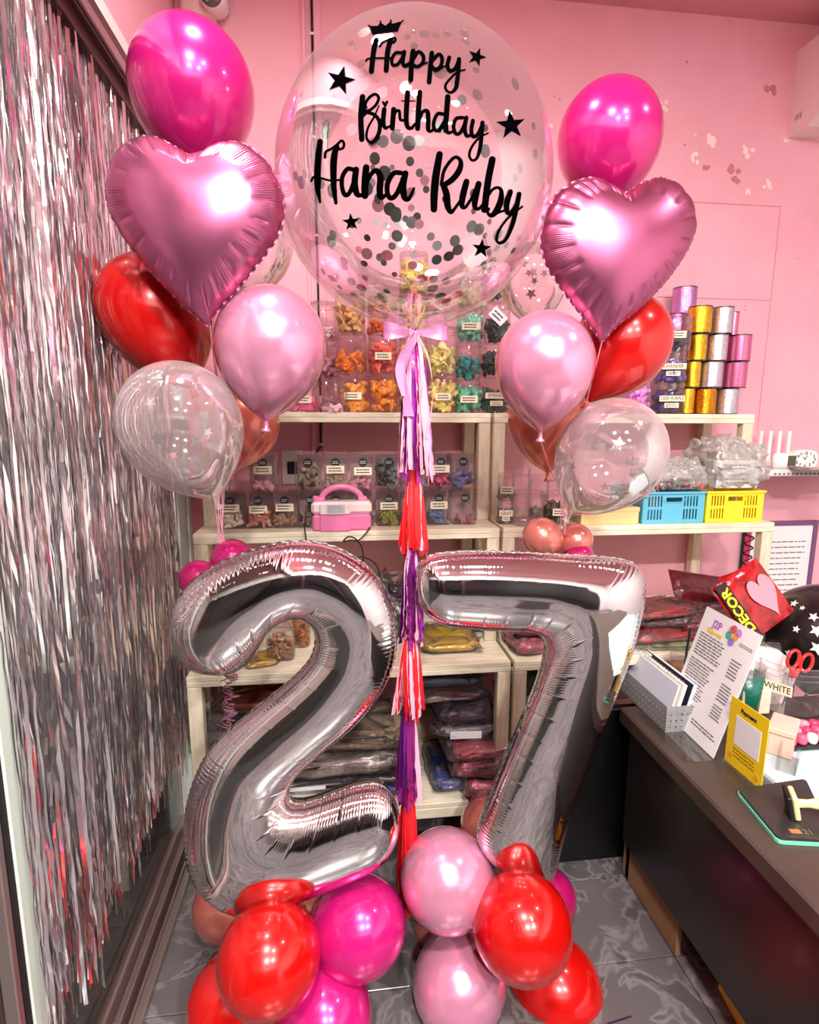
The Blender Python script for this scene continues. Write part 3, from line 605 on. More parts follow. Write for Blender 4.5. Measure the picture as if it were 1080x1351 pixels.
# star and disc meshes
def star_me(r, th=.0006):
    pts = [Vector(((r if i % 2 == 0 else r*.45)*math.sin(PI*i/5), (r if i % 2 == 0 else r*.45)*math.cos(PI*i/5), -th/2)) for i in range(10)]
    return MB().poly(pts[::-1], (0, 0, th)).mesh('star')
starm = star_me(.014); starm.materials.append(M('silver confetti', (214, 206, 214), .22, .85))
stars2 = star_me(.011); stars2.materials.append(M('rose confetti', (226, 170, 186), .25, .8))
def confetti_on(t, R, axis, n, seed, el=1.04, low=1.36):
    rnd = random.Random(seed); P = prof_balloon(R, el, low); q = Vector((0, 0, 1)).rotation_difference(axis.normalized())
    for i in range(n):
        k = rnd.randint(5, len(P)-9); a = rnd.uniform(0, 2*PI); r, z = P[k]; r2, z2 = P[k+1]
        nrm = Vector((-(z2-z)*math.cos(a), -(z2-z)*math.sin(a), r2-r)).normalized(); pos = Vector((r*math.cos(a), r*math.sin(a), z))-nrm*.0025
        o = link('star_confetti', starm if rnd.random() < .6 else stars2, None, t)
        qq = q @ (Vector((0, 0, 1)).rotation_difference(nrm) @ Matrix.Rotation(rnd.uniform(0, 6), 3, 'Z').to_quaternion())
        o.rotation_mode = 'QUATERNION'; o.rotation_quaternion = qq; o.location = q @ pos; s = rnd.uniform(.8, 1.3); o.scale = (s, s, 1)
GL = 'left balloon bouquet'; GR = 'right balloon bouquet'
knots_l = []; knots_r = []
def B(*a, k=None, **kw):
    t, kp, R = balloon(*a, **kw); (k if k is not None else []).append(kp); return t, kp, R
B('large magenta balloon at the very top left', 254, 120, 1.46, 158, Lmag, tail=(.05, .05, -1), group=GL, k=knots_l)
B('red balloon behind the left heart beside the tinsel', 203, 410, 1.5, 142, Lred, tail=(.42, 0, -1), group=GL, k=knots_l, low=1.5)
B('pearl pink balloon right of the left heart', 357, 455, 1.36, 145, Lpink, tail=(-.10, .05, -1), group=GL, k=knots_l)
B('coral balloon hidden behind the clear and pink ones at the left', 322, 560, 1.62, 92, Lcoral, tail=(-.30, 0, -1), group=GL, k=knots_l)
t, kp, R = B('clear balloon with pale star confetti at the lower left', 238, 560, 1.32, 158, clearb, tail=(.36, .1, -1), group=GL, k=knots_l); confetti_on(t, R, -Vector((.36, .1, -1)), 34, 1)
t, kp, R = B('clear star balloon peeking between left heart and bubble', 330, 318, 1.66, 112, clearb, tail=(-.1, 0, -1), group=GL, k=knots_l); confetti_on(t, R, -Vector((-.1, 0, -1)), 26, 2)
B('large magenta balloon at the top right', 803, 183, 1.46, 133, Lmag, tail=(0, .05, -1), group=GR, k=knots_r)
B('red balloon behind the right heart', 820, 452, 1.5, 124, Lred, tail=(-.55, 0, -1), group=GR, k=knots_r, low=1.4)
B('pearl pink balloon left of the right heart', 718, 480, 1.40, 130, Lpink, tail=(0, .05, -1), group=GR, k=knots_r)
B('rose coral balloon behind the right pearl pink one', 722, 548, 1.62, 104, Lcoral, tail=(.05, 0, -1), group=GR, k=knots_r, low=1.45)
t, kp, R = B('clear balloon with silver star confetti at the right', 806, 598, 1.40, 140, clearb, tail=(-.55, .2, -1), group=GR, k=knots_r); confetti_on(t, R, -Vector((-.55, .2, -1)), 36, 3)
t, kp, R = B('clear star balloon hidden behind the right bouquet', 703, 368, 1.72, 90, clearb, tail=(.1, 0, -1), group=GR, k=knots_r); confetti_on(t, R, -Vector((.1, 0, -1)), 26, 4)
# small weights
G3 = 'small balloons knotted at the bouquet weights'
cl = W(292, 752, 1.58); cr_ = W(742, 735, 1.55)
B('small fuchsia balloon at the left weight, further left', 262, 764, 1.56, 50, Lfus, tail=(1, .2, -.2), group=G3)
B('small fuchsia balloon at the left weight, further right', 306, 740, 1.60, 56, Lfus, tail=(-.2, .2, -1), group=G3)
B('small rose gold balloon at the right weight, left of the strings', 715, 709, 1.58, 52, Lrose, tail=(.8, .3, -.6), group=G3)
B('small rose gold balloon at the right weight, right of the strings', 758, 714, 1.60, 46, Lrose, tail=(-.8, .3, -.6), group=G3)
B('small magenta balloon low at the right weight', 762, 737, 1.57, 42, Lfus, tail=(-.5, .3, -.8), group=G3)

# ---------------- foil hearts ----------------
def membrane(poly2, step):
    xs = [p[0] for p in poly2]; ys = [p[1] for p in poly2]; x0, y0 = min(xs)-2*step, min(ys)-2*step
    nx = int((max(xs)-x0)/step)+3; ny = int((max(ys)-y0)/step)+3
    gx, gy = np.meshgrid(x0+step*np.arange(nx), y0+step*np.arange(ny)); ins = np.zeros(gx.shape, bool); n = len(poly2)
    for i in range(n):
        (xa, ya), (xb, yb) = poly2[i], poly2[(i+1) % n]
        if ya == yb: continue
        c_ = (gy > min(ya, yb)) & (gy <= max(ya, yb)) & (gx < xa+(gy-ya)*(xb-xa)/(yb-ya)); ins ^= c_
    ph = np.zeros(gx.shape)
    for _ in range(2500):
        a_ = .25*(np.roll(ph, 1, 0)+np.roll(ph, -1, 0)+np.roll(ph, 1, 1)+np.roll(ph, -1, 1))+1; ph = np.where(ins, a_, 0)
    ph /= ph.max()
    def f(x, y):
        u = (x-x0)/step; v = (y-y0)/step; i = int(u); j = int(v); u -= i; v -= j
        return float(ph[j, i]*(1-u)*(1-v)+ph[j, i+1]*u*(1-v)+ph[j+1, i]*(1-u)*v+ph[j+1, i+1]*u*v)
    return f
def heart(label, out, Y, D, cpx, group):
    c = W(*cpx, Y); pts = [W(x, y, Y)-c for x, y in out]; n = len(pts)
    ext = pts[-3:]+pts+pts[:3]; dense = cr(ext, 22)[3*22:-2*22-1]; dense = dense[:n*22]; N = len(dense)
    # arclength
    s = [0]
    for i in range(1, N+1): s.append(s[-1]+(dense[i % N]-dense[i-1]).length)
    Ltot = s[-1]; t = thing('foil_heart', label, 'balloon', c, 0, group); m = 26; vs = []; fs = []
    mf = membrane([(p.x, p.z) for p in dense[::4]], .0045)
    for side in (-1, 1):
        base = len(vs)
        for j in range(m+1):
            tt = (j/m)**.8
            for i in range(N):
                P = dense[i]; sl = s[i]; w = max(0, (tt-.68)/.32)
                big = abs(math.sin(PI*sl/.052+nz((sl*3, 1, 0), 1)*1.5)); fine = .5+.5*math.sin(2*PI*sl/.0052); pat = 1 if nz((sl*9, 7, side), 1) > -.12 else .25
                tq = min(tt, .86); d = D*math.sqrt(max(0, mf(P.x*tq, P.z*tq)))*(1 if tt <= .86 else math.sqrt(max(0, (1-tt*tt)/(1-.86**2))))
                d *= 1-w*(1-w)*4*(.10*(1-big)**2+.055*fine*pat); d *= 1+.05*nz(P*tt*7, 1)
                rr = tt*(1-(.018*(1-big)**1.5+.004*fine)*w)
                vs.append(P*rr+Vector((0, side*d, 0)))
        for j in range(m):
            for i in range(N):
                i2 = (i+1) % N; f = (base+j*N+i, base+j*N+i2, base+(j+1)*N+i2, base+(j+1)*N+i); fs.append(f if side < 0 else f[::-1])
    MB().add(vs, fs).obj('foil_skin', mauve, t, True)
    mb = MB(); vs = []; fs = []
    for i in range(N):
        P = dense[i]; o = P.normalized(); big = abs(math.sin(PI*s[i]/.013)); vs += [P*.975+Vector((0, -.001, 0)), P+o*(.001+.0022*big)+Vector((0, .0015*math.sin(s[i]*300), 0))]
    for i in range(N): i2 = (i+1) % N; fs.append((2*i, 2*i+1, 2*i2+1, 2*i2))
    mb.add(vs, fs); mb.obj('seam_edge', mauved, t, True)
    return t, c+pts[[i for i in range(n) if out[i][1] == max(o[1] for o in out)][0]]
HL = [(253, 206), (236, 197), (219, 187), (204, 181), (190, 180), (164, 191), (147, 215), (140, 249), (143, 270), (150, 290), (173, 326), (202, 361), (238, 399), (262, 421), (277, 430), (284, 414), (313, 382), (335, 355), (359, 324), (371, 300), (375, 276), (373, 253), (365, 233), (349, 209), (328, 193), (303, 187), (282, 193), (267, 202)]
HR = [(819, 256), (811, 250), (802, 243), (784, 235), (766, 237), (750, 244), (732, 258), (718, 284), (713, 316), (717, 340), (726, 360), (747, 390), (769, 419), (784, 438), (794, 450), (804, 440), (817, 427), (843, 406), (876, 373), (902, 337), (914, 312), (917, 292), (911, 266), (896, 246), (881, 237), (866, 235), (843, 243), (830, 252)]
_, k1 = heart('satin mauve foil heart in the left bouquet', HL, 1.30, .075, (258, 285), GL); knots_l.append(k1)
_, k2 = heart('satin mauve foil heart in the right bouquet', HR, 1.34, .068, (814, 325), GR); knots_r.append(k2)
# strings to the gathering points
strm = M('pale pink ribbon', (240, 176, 190), .35, .2)
gl, gr = W(291, 716, 1.60), W(741, 722, 1.58)
for ks, g, lb in ((knots_l, gl, 'left'), (knots_r, gr, 'right')):
    t = thing('balloon_strings', 'pale pink curling ribbons gathering the %s balloon bouquet' % lb, 'ribbon', g)
    for i, kp in enumerate(ks):
        rnd = random.Random(i+5); mid = kp.lerp(g, .5)+Vector((rnd.uniform(-.008, .008), .03, 0)); mb = MB()
        g2 = g+Vector((rnd.uniform(-.012, .012), 0, 0)); hi = g+Vector((rnd.uniform(-.02, .02), .0, .16+rnd.uniform(-.03, .05)))
        pts = cr([kp-g, kp.lerp(hi, .5)-g+Vector((0, .02, 0)), hi-g, g2-g], 8); mb.tube(pts, .0015, 5); mb.obj('string', strm, t)
curlm = M('pink curling ribbon', (214, 150, 176), .25, .5)
t = thing('curling_ribbon', 'coiled pale pink ribbon hanging under the left end of the number two', 'ribbon', W(303, 880, 1.55)); o = W(303, 880, 1.55)
for q in range(4):
    mb = MB(); P = []; Wd = []; rnd = random.Random(q)
    for i in range(290):
        a = i*.42+q*1.7; r = .006+.012*min(1, i/150)*(.7+.3*math.sin(i*.1+q)); c = W(303+q*2-3, 755+i*.72, 1.55)-o; r *= .75+.45*math.sin(i*.23+q*2); P.append(c+Vector((r*1.15*math.cos(a), r*math.sin(a), .004*math.sin(a*.5+q)))); Wd.append(Vector((0, 0, .0017)))
    mb.strip(P, Wd); mb.obj('coil', curlm, t, True)

# ---------------- foil numbers ----------------
def foil_number(label, PR, Y, n=34, m=60, cap=.092, creases=(), bs=1.0):
    A = cr([W(a[0], a[1], Y) for a, b in PR], n); B_ = cr([W(b[0], b[1], Y) for a, b in PR], n); N = len(A); c0 = (A[N//2]+B_[N//2])/2
    sa = [0]; sb = [0]
    for i in range(1, N): sa.append(sa[-1]+(A[i]-A[i-1]).length); sb.append(sb[-1]+(B_[i]-B_[i-1]).length)
    t = thing('foil_number_balloon', label, 'balloon', c0, 0, 'silver foil numbers'); vs = []; fs = []; ea = []; eb = []
    for i in range(N):
        a, b = A[i], B_[i]; mid = (a+b)/2; hv = (a-b)/2; half = hv.length; endf = min(1, .28+min(i, N-1-i)/26.)
        d = cap*math.tanh(half/.105)*min(1, endf)
        # how crowded each edge is compared with the other (inner side of a bend puckers)
        i0, i1 = max(0, i-12), min(N-1, i+12); la = sa[i1]-sa[i0]+1e-6; lb = sb[i1]-sb[i0]+1e-6; ca = min(1, max(.18, (lb-la)/(la+lb)*1.6+.25)); cb = min(1, max(.18, (la-lb)/(la+lb)*1.6+.25))
        um = (sa[i]+sb[i])/2
        for k in range(m):
            th = 2*PI*k/m; cs, sn = math.cos(th), math.sin(th)
            near = ca if cs > 0 else cb; sl = sa[i] if cs > 0 else sb[i]; w = max(0, (abs(cs)-.52)/.48); w = w*w*(3-2*w)
            f = math.sin(2*PI*um/.0085); big = (1-abs(math.sin(PI*um/.066+.9*nz((um*8, cs > 0, 0), 1))))**7
            wmid = max(0, 1-abs(abs(cs)-.72)/.34)
            nn = max(0, near-.42)/.58; dd = d*(1-.034*nn*f*w-.004*f*w-(.055*nn+.008)*big*wmid)
            hh = half*(1-(.022*nn+.010)*big*w-.004*f*w)
            dd *= 1+.014*nz((um*9, cs*1.2, sn), 1)
            vs.append(mid-c0+hv.normalized()*hh*cs+Vector((0, -dd*math.copysign(abs(sn)**.9, sn), 0)))
        ea.append(a-c0); eb.append(b-c0)
    for i in range(N-1):
        for k in range(m): k2 = (k+1) % m; fs.append((i*m+k, (i+1)*m+k, (i+1)*m+k2, i*m+k2))
    for e, rev in ((0, 1), (N-1, 0)):
        ring = vs[e*m:(e+1)*m]; cc = sum(ring, Vector())/m; vs.append(cc); ci = len(vs)-1
        for k in range(m): k2 = (k+1) % m; fs.append((e*m+k, e*m+k2, ci) if rev else (e*m+k2, e*m+k, ci))
    MB().add(vs, fs).obj('foil_skin', chrome, t, True)
    for E_, sgn, S in ((ea, 1, sa), (eb, -1, sb)):
        vs = []; fs = []
        for i in range(N):
            hv = (ea[i]-eb[i]).normalized()*sgn; r = abs(math.sin(PI*S[i]/.017)); vs += [E_[i]-hv*.006, E_[i]+hv*(.0012+.0018*r)+Vector((0, .0012*math.sin(S[i]*260), 0))]
        for i in range(N-1): fs.append((2*i, 2*i+1, 2*i+3, 2*i+2))
        MB().add(vs, fs).obj('seam_edge', chromed, t, True)
    return t
TWO = [((236, 862), (243, 874)), ((227, 840), (260, 884)), ((228, 810), (286, 888)), ((238, 785), (306, 886)), ((265, 757), (324, 876)), ((302, 737), (337, 862)), ((350, 720), (347, 846)), ((393, 714), (359, 829)), ((436, 719), (375, 818)), ((476, 740), (392, 815)), ((504, 770), (406, 821)), ((519, 804), (414, 832)), ((523, 840), (416, 846)), ((517, 880), (410, 867)), ((500, 916), (391, 890)), ((470, 952), (360, 917)), ((437, 980), (318, 950)), ((410, 1003), (282, 983)), ((391, 1022), (262, 1015)), ((383, 1037), (248, 1055)), ((381, 1047), (243, 1095)), ((382, 1054), (247, 1135)), ((387, 1059), (263, 1170)), ((397, 1060), (300, 1196)), ((412, 1057), (350, 1194)), ((440, 1047), (398, 1180)), ((470, 1037), (440, 1164)), ((495, 1034), (478, 1148)), ((511, 1042), (503, 1132)), ((522, 1058), (518, 1113)), ((527, 1075), (527, 1094))]
SEV = [((548, 765), (549, 780)), ((551, 747), (553, 796)), ((563, 735), (565, 812)), ((585, 729), (588, 825)), ((625, 727), (620, 829)), ((667, 728), (650, 831)), ((730, 731), (692, 832)), ((790, 734), (708, 835)), ((828, 740), (715, 841)), ((844, 753), (718, 848)), ((848, 778), (719, 857)), ((842, 815), (718, 866)), ((830, 860), (714, 882)), ((810, 915), (704, 912)), ((787, 972), (686, 955)), ((765, 1030), (665, 1005)), ((749, 1078), (645, 1055)), ((738, 1115), (631, 1093)), ((732, 1140), (632, 1116)), ((722, 1152), (648, 1134)), ((700, 1156), (672, 1146))]
foil_number('silver foil number two balloon at the left', TWO, 1.28)
foil_number('silver foil number seven balloon at the right', SEV, 1.30, cap=.085)

# ---------------- base clusters of balloons ----------------
def cluster(cx, cy, cz, items, grp):
    for lb, px, py, Y, w, mt in items:
        c = W(px, py, Y); tail = Vector((cx, cy, cz))-c; balloon(lb, px, py, Y, w, mt, tail=tail, group=grp, el=1.06, low=1.3)
c1 = W(390, 1240, 1.36)
cluster(c1.x, c1.y, c1.z, [
    ('large red balloon in front under the number two', 355, 1263, 1.17, 134, Lred), ('magenta balloon right of the red one under the number two', 472, 1222, 1.27, 122, Lmag),
    ('red balloon lowest left under the number two', 308, 1318, 1.26, 112, Lred), ('magenta balloon lowest in the middle under the number two', 427, 1338, 1.20, 124, Lmag),
    ('rose pink balloon behind the red one at the left', 300, 1196, 1.50, 86, Lrose), ('pearl pink balloon tucked behind at the right of the two cluster', 492, 1272, 1.50, 84, Lpink),
    ('rose balloon squeezed under the two between red and magenta', 404, 1200, 1.44, 84, Lrose)], 'balloons at the base of the number two')
c2 = W(660, 1235, 1.38)
cluster(c2.x, c2.y, c2.z, [
    ('pearl pink balloon upper left under the number seven', 590, 1160, 1.30, 122, Lpink), ('large red balloon in front under the number seven', 688, 1222, 1.18, 130, Lred),
    ('pearl pink balloon lower left under the number seven', 606, 1296, 1.26, 120, Lpink), ('red balloon lower right under the number seven', 732, 1303, 1.29, 118, Lred),
    ('fuchsia balloon peeking at the right under the number seven', 722, 1186, 1.46, 72, Lfus), ('rose gold balloon behind the foot of the seven', 643, 1092, 1.52, 72, Lrose),
    ('dusky rose balloon low behind the pearl pink ones', 578, 1222, 1.48, 62, Lrose)], 'balloons at the base of the number seven')

# ---------------- bubble balloon ----------------
SCN = W(545, 243, 1.34); SR = 0.0
_c = SCN; SR = 182*depth(_c)/FPX*.985
bub = thing('bubble_balloon', 'giant clear bubble balloon with silver confetti and black birthday lettering', 'balloon', _c)
nb = 72; P = [(SR*math.sin(a)+1e-4, SR*math.cos(a)) for a in np.linspace(0, PI*.965, 50)]+[(SR*.07, -SR*1.02), (.012, -SR*1.06), (.009, -SR*1.12)]
MB().lathe(P, nb).obj('bubble_skin', bubblem, bub, True)
def on_sphere(px, py, R, back=False):
    d = ray(px, py); o = Vector((0, 0, H))-_c; b = o.dot(d); q = b*b-o.dot(o)+R*R
    if q < 0: return None
    t = -b+(math.sqrt(q) if back else -math.sqrt(q)); return o+d*t
vinyl = M('black vinyl', (3, 3, 4), .9, spec=0.0)
def stroke(mb, pts, ws, off, sc, R, n=7):
    P2 = [Vector((off[0]+x/sc, off[1]+y/sc, 0)) for x, y in pts]; Wn = cr([Vector((w, 0, 0)) for w in (ws if isinstance(ws, (list, tuple)) else [ws]*len(pts))], n); D = cr(P2, n); vs = []
    for i, p in enumerate(D):
        a = D[max(0, i-1)]; b = D[min(len(D)-1, i+1)]; tn = (b-a).normalized(); nn = Vector((-tn.y, tn.x, 0)); w = max(Wn[i].x, 1)/sc
        for sg in (-1, 1):
            q = p+nn*w*sg; s_ = on_sphere(q.x, q.y, R); vs.append(s_)
    fs = [(2*i, 2*i+1, 2*i+3, 2*i+2) for i in range(len(D)-1)]
    mb.add(vs, fs)
    for p, w in ((D[0], Wn[0].x), (D[-1], Wn[-1].x)):
        w = max(w, 1)/sc; cs = [on_sphere(p.x+w*math.cos(a), p.y+w*math.sin(a), R) for a in np.linspace(0, 2*PI, 14, endpoint=False)]; mb.add(cs, [tuple(range(14))])
O1 = ((470, 20), 6.); O2 = ((460, 110), 5.684); O3 = ((400, 170), 6.75); O4 = ((550, 190), 6.75)
WORDS = [(O1, [([(157, 195), (137, 280), (118, 445)], 15), ([(75, 360), (95, 345), (180, 340), (275, 340)], 6), ([(185, 245), (205, 215), (260, 190), (300, 180), (310, 195), (290, 218)], 7), ([(270, 195), (247, 290), (235, 435)], 15),
    ([(360, 298), (310, 300), (280, 350), (290, 395), (330, 385), (365, 330), (378, 290)], 10), ([(378, 290), (367, 370), (385, 402), (425, 380)], 12),
    ([(448, 285), (435, 400), (430, 512)], 15), ([(450, 345), (490, 290), (530, 325), (522, 380), (480, 408), (448, 392)], 11), ([(520, 392), (560, 375)], 6),
    ([(597, 300), (585, 420), (575, 530)], 14), ([(605, 355), (650, 310), (678, 340), (668, 400), (630, 430), (598, 412)], 11), ([(665, 412), (705, 405)], 6),
    ([(735, 335), (720, 400), (740, 440), (780, 425), (812, 360)], 12), ([(812, 348), (806, 440), (798, 520), (785, 580), (748, 612), (712, 595), (705, 555), (740, 505), (800, 450), (860, 432)], [13, 13, 13, 12, 9, 8, 8, 7, 6, 5])]),
  (O2, [([(103, 100), (90, 250), (97, 420)], 16), ([(118, 225), (125, 150), (160, 100), (200, 82), (224, 110), (200, 165), (150, 205), (122, 213)], 9), ([(118, 213), (190, 235), (230, 290), (226, 370), (190, 430), (155, 440), (132, 400), (145, 330), (190, 250), (226, 165)], [10, 11, 12, 12, 11, 9, 8, 7, 6, 4]),
    ([(265, 195), (257, 290), (275, 335), (305, 320)], [14, 14, 11, 6]), ([(336, 195), (325, 335)], 15), ([(328, 275), (350, 215), (378, 208), (385, 268), (410, 278)], 9),
    ([(440, 70), (430, 250), (440, 325), (470, 335), (495, 305)], [15, 15, 13, 10, 8]), ([(395, 131), (495, 133)], 4), ([(532, 68), (522, 200), (516, 338)], 15), ([(522, 285), (550, 218), (588, 210), (595, 280), (595, 345), (618, 357), (640, 335)], [9, 10, 13, 14, 13, 10, 7]),
    ([(705, 230), (665, 230), (637, 290), (642, 345), (675, 350), (715, 290)], 11), ([(742, 100), (732, 230), (728, 330), (745, 370), (788, 358)], [16, 16, 14, 11, 7]),
    ([(852, 257), (805, 265), (785, 320), (800, 375), (835, 370), (870, 300), (880, 258)], 11), ([(880, 258), (868, 340), (885, 395), (915, 385)], [13, 13, 11, 8]),
    ([(930, 280), (918, 350), (930, 397), (965, 385), (998, 320)], 12), ([(1002, 295), (993, 400), (985, 480), (960, 560), (925, 577), (903, 540), (920, 480), (975, 410), (1045, 372)], [13, 13, 12, 9, 8, 8, 8, 7, 5]),
    ([(258, 142), (272, 168)], 8), ([(286, 138), (272, 168)], 8)]),
  (O3, [([(148, 112), (130, 300), (125, 500), (148, 655)], [22, 26, 24, 9]), ([(70, 465), (90, 430), (140, 435), (240, 460), (325, 455)], 9), ([(192, 255), (200, 205), (250, 178), (300, 140), (340, 105), (362, 132), (352, 172), (318, 182)], 11), ([(300, 160), (277, 230), (268, 350), (272, 520), (290, 660)], [20, 26, 27, 22, 14]),
    ([(440, 362), (392, 358), (347, 430), (345, 520), (370, 588), (410, 570), (450, 470), (470, 360)], 18), ([(470, 362), (457, 480), (475, 575), (515, 590), (552, 540)], [24, 26, 24, 16, 13]),
    ([(560, 345), (548, 470), (548, 596)], 27), ([(560, 490), (610, 395), (655, 375), (685, 430), (680, 540), (692, 608), (735, 590)], [14, 18, 22, 26, 26, 22, 14]),
    ([(865, 392), (805, 395), (753, 480), (748, 570), (780, 618), (830, 580), (880, 470), (905, 400)], 20), ([(908, 397), (888, 500), (900, 608), (940, 620), (985, 530)], [25, 27, 25, 18, 10])]),
  (O4, [([(200, 92), (168, 280), (152, 450), (150, 582)], [26, 30, 30, 26]), ([(215, 360), (240, 240), (298, 150), (348, 117), (388, 155), (377, 230), (320, 310), (235, 370)], [14, 14, 14, 14, 18, 24, 24, 22]), ([(235, 370), (262, 450), (272, 550), (300, 608), (335, 575), (392, 495)], [24, 27, 26, 17, 13, 12]),
    ([(440, 335), (410, 450), (398, 540), (422, 568), (462, 520), (535, 400)], [24, 26, 22, 14, 13, 12]), ([(548, 355), (525, 450), (513, 550), (545, 578), (590, 535)], [24, 26, 22, 14, 12]),
    ([(670, 138), (632, 330), (600, 585)], 27), ([(640, 450), (668, 410), (712, 388), (748, 412), (745, 500), (710, 590), (662, 637), (628, 610), (640, 575)], [12, 12, 12, 16, 24, 26, 18, 12, 10]), ([(690, 625), (785, 590)], 9),
    ([(832, 425), (798, 530), (808, 618), (850, 590), (895, 510)], [20, 24, 16, 13, 12]), ([(910, 445), (882, 580), (848, 720), (790, 850), (735, 882), (710, 850), (742, 750), (830, 640), (938, 558)], [18, 20, 18, 14, 12, 10, 9, 9, 8])])]
wn_ = ['Happy', 'Birthday', 'Hana', 'Ruby']
for (O, sts) in WORDS:
    mb = MB(); kk = {O1: 1.4, O2: 1.32, O3: 1.15, O4: 1.15}[O]
    for i, (pts, ws) in enumerate(sts): stroke(mb, pts, [w_*kk for w_ in ws] if isinstance(ws, (list, tuple)) else ws*kk, O[0], O[1], SR+.0008+.00004*i)
    mb.obj('lettering', vinyl, bub)
def flat_on(mb, pts): 
    q = [on_sphere(x, y, SR+.0009) for x, y in pts]
    c = sum(q, Vector())/len(q); c = c.normalized()*(SR+.0009); mb.add([c]+q, [(0, i+1, (i+1) % len(q)+1) for i in range(len(q))])
for x, y, r, a0 in ((449, 106, 20, .25), (629, 75, 13, .35), (674, 165, 20, -.1), (463, 293, 12.5, -.1), (635, 328, 13.5, .1)):
    mb = MB(); flat_on(mb, [(x+(r if i % 2 == 0 else r*.40)*math.sin(PI*i/5+a0), y-(r if i % 2 == 0 else r*.40)*math.cos(PI*i/5+a0)) for i in range(10)]); mb.obj('star_decal', vinyl, bub)
mb = MB(); cw = [(125, 155), (112, 110), (100, 85), (130, 100), (155, 98), (175, 75), (188, 55), (205, 78), (232, 82), (255, 70), (272, 45), (285, 68), (310, 78), (340, 62), (365, 45), (342, 90), (328, 130), (228, 140)]; flat_on(mb, [(470+x/6, 20+y/6) for x, y in cw])
for x, y in ((100, 82), (190, 50), (272, 42), (367, 43)): mb.add([on_sphere(470+x/6+1.4*math.cos(a), 20+y/6+1.4*math.sin(a), SR+.0009) for a in np.linspace(0, 2*PI, 10, endpoint=False)], [tuple(range(10))])
mb.obj('crown_decal', vinyl, bub)
# confetti
disc = MB().poly([Vector((.0118*math.cos(a), .0118*math.sin(a), -.0003)) for a in np.linspace(0, 2*PI, 20, endpoint=False)], (0, 0, .0006)).mesh('disc')
disc.materials.append(M('silver disc confetti', (150, 154, 152), .18, .95))
disc2 = disc.copy(); disc2.materials.clear(); disc2.materials.append(M('smoky disc confetti', (78, 78, 78), .22, .9))
disc3 = disc.copy(); disc3.materials.clear(); disc3.materials.append(M('rose disc confetti', (216, 150, 160), .3, .8))
rnd = random.Random(21); spots = []
for px, py in ((462, 57), (470, 60), (476, 84), (478, 97), (440, 128), (450, 149), (464, 171), (493, 188), (494, 209), (537, 48), (545, 42), (560, 44), (575, 46), (590, 44), (546, 60), (612, 43), (614, 54), (628, 92), (580, 95), (535, 115), (514, 276), (522, 285), (497, 293), (509, 309), (517, 325), (543, 324), (576, 343), (501, 340), (506, 347), (480, 348), (439, 309), (484, 314), (622, 299), (632, 303), (640, 311), (553, 296), (500, 395), (506, 396), (529, 397), (584, 392), (589, 397), (520, 408), (557, 368), (481, 367), (440, 368), (454, 352), (463, 372), (552, 186), (562, 250), (560, 238), (672, 218), (704, 166), (680, 235), (650, 345), (604, 330), (600, 318), (630, 125), (618, 107), (480, 42)): spots.append((px, py, rnd.random() < .35))
for q in range(120):
    a = rnd.uniform(0, 2*PI); r = math.sqrt(rnd.uniform(.0, .97)); x = 545+178*r*math.cos(a); y = 222+205*(rnd.random()**.42*1.88-.9); 
    if ((x-545)/178)**2+((y-222)/204)**2 < .95: spots.append((x, y, rnd.random() < .4))
for x, y, bk in spots[:190]:
    p = on_sphere(x, y, SR-.0025, bk)
    if p is None: continue
    nrm = (p.normalized()+Vector((rnd.uniform(-1, 1), rnd.uniform(-1, 1), rnd.uniform(-1, 1)))*.12).normalized(); o = link('disc_confetti', rnd.choice([disc, disc, disc2, disc3]), None, bub); o.location = p*.997
    o.rotation_mode = 'QUATERNION'; o.rotation_quaternion = Vector((0, 0, 1)).rotation_difference(nrm); s = rnd.uniform(.55, 1.0); o.scale = (s, s, 1)
mb = MB()
for q in range(900):
    v = Vector((rnd.gauss(0, 1), rnd.gauss(0, 1), rnd.gauss(0, 1))).normalized(); r = rnd.uniform(.0006, .0016); u = v.orthogonal().normalized(); w = v.cross(u); c = v*(SR-.002); mb.add([c+u*r, c+w*r, c-u*r, c-w*r], [(0, 1, 2, 3)])
mb.obj('fine_glitter', M('glitter', (225, 200, 206), .25, .8), bub, kind='stuff')

# ---------------- tassel tail ----------------
K = W(547, 440, 1.36)
tas = thing('tassel_tail', 'long tassel tail of pink, purple and red strips hanging from the bubble balloon', 'tassel', K)
lilac = M('lilac satin ribbon', (226, 150, 200), .35, .1); tp = M('pale pink tissue strips', (246, 168, 190), .6); tr_ = M('red tissue strips', (216, 24, 30), .5); tpu = M('iridescent violet foil strips', (170, 60, 200), .18, .85); tmg = M('magenta foil strips', (196, 60, 160), .2, .8); tdr = M('dark red tissue strips', (180, 16, 26), .5)
for k, (dx) in enumerate((-.075, .075)):       # bow loops
    pts = []; wv = []
    for i in range(17):
        a = 2*PI*i/16; f = math.sin(a/2); pts.append(Vector((dx*f*1.0, -.014+.012*math.sin(a), .006*math.sin(a)+.004*f))); wv.append(Vector((0, .002, .004+.014*f)))
    mb = MB().strip(pts, wv); mb.obj('bow_loop', lilac, tas, True)
MB().lathe([(.001, -.012), (.009, -.008), (.010, .004), (.004, .012)], 12).obj('knot', tpu, tas, True)
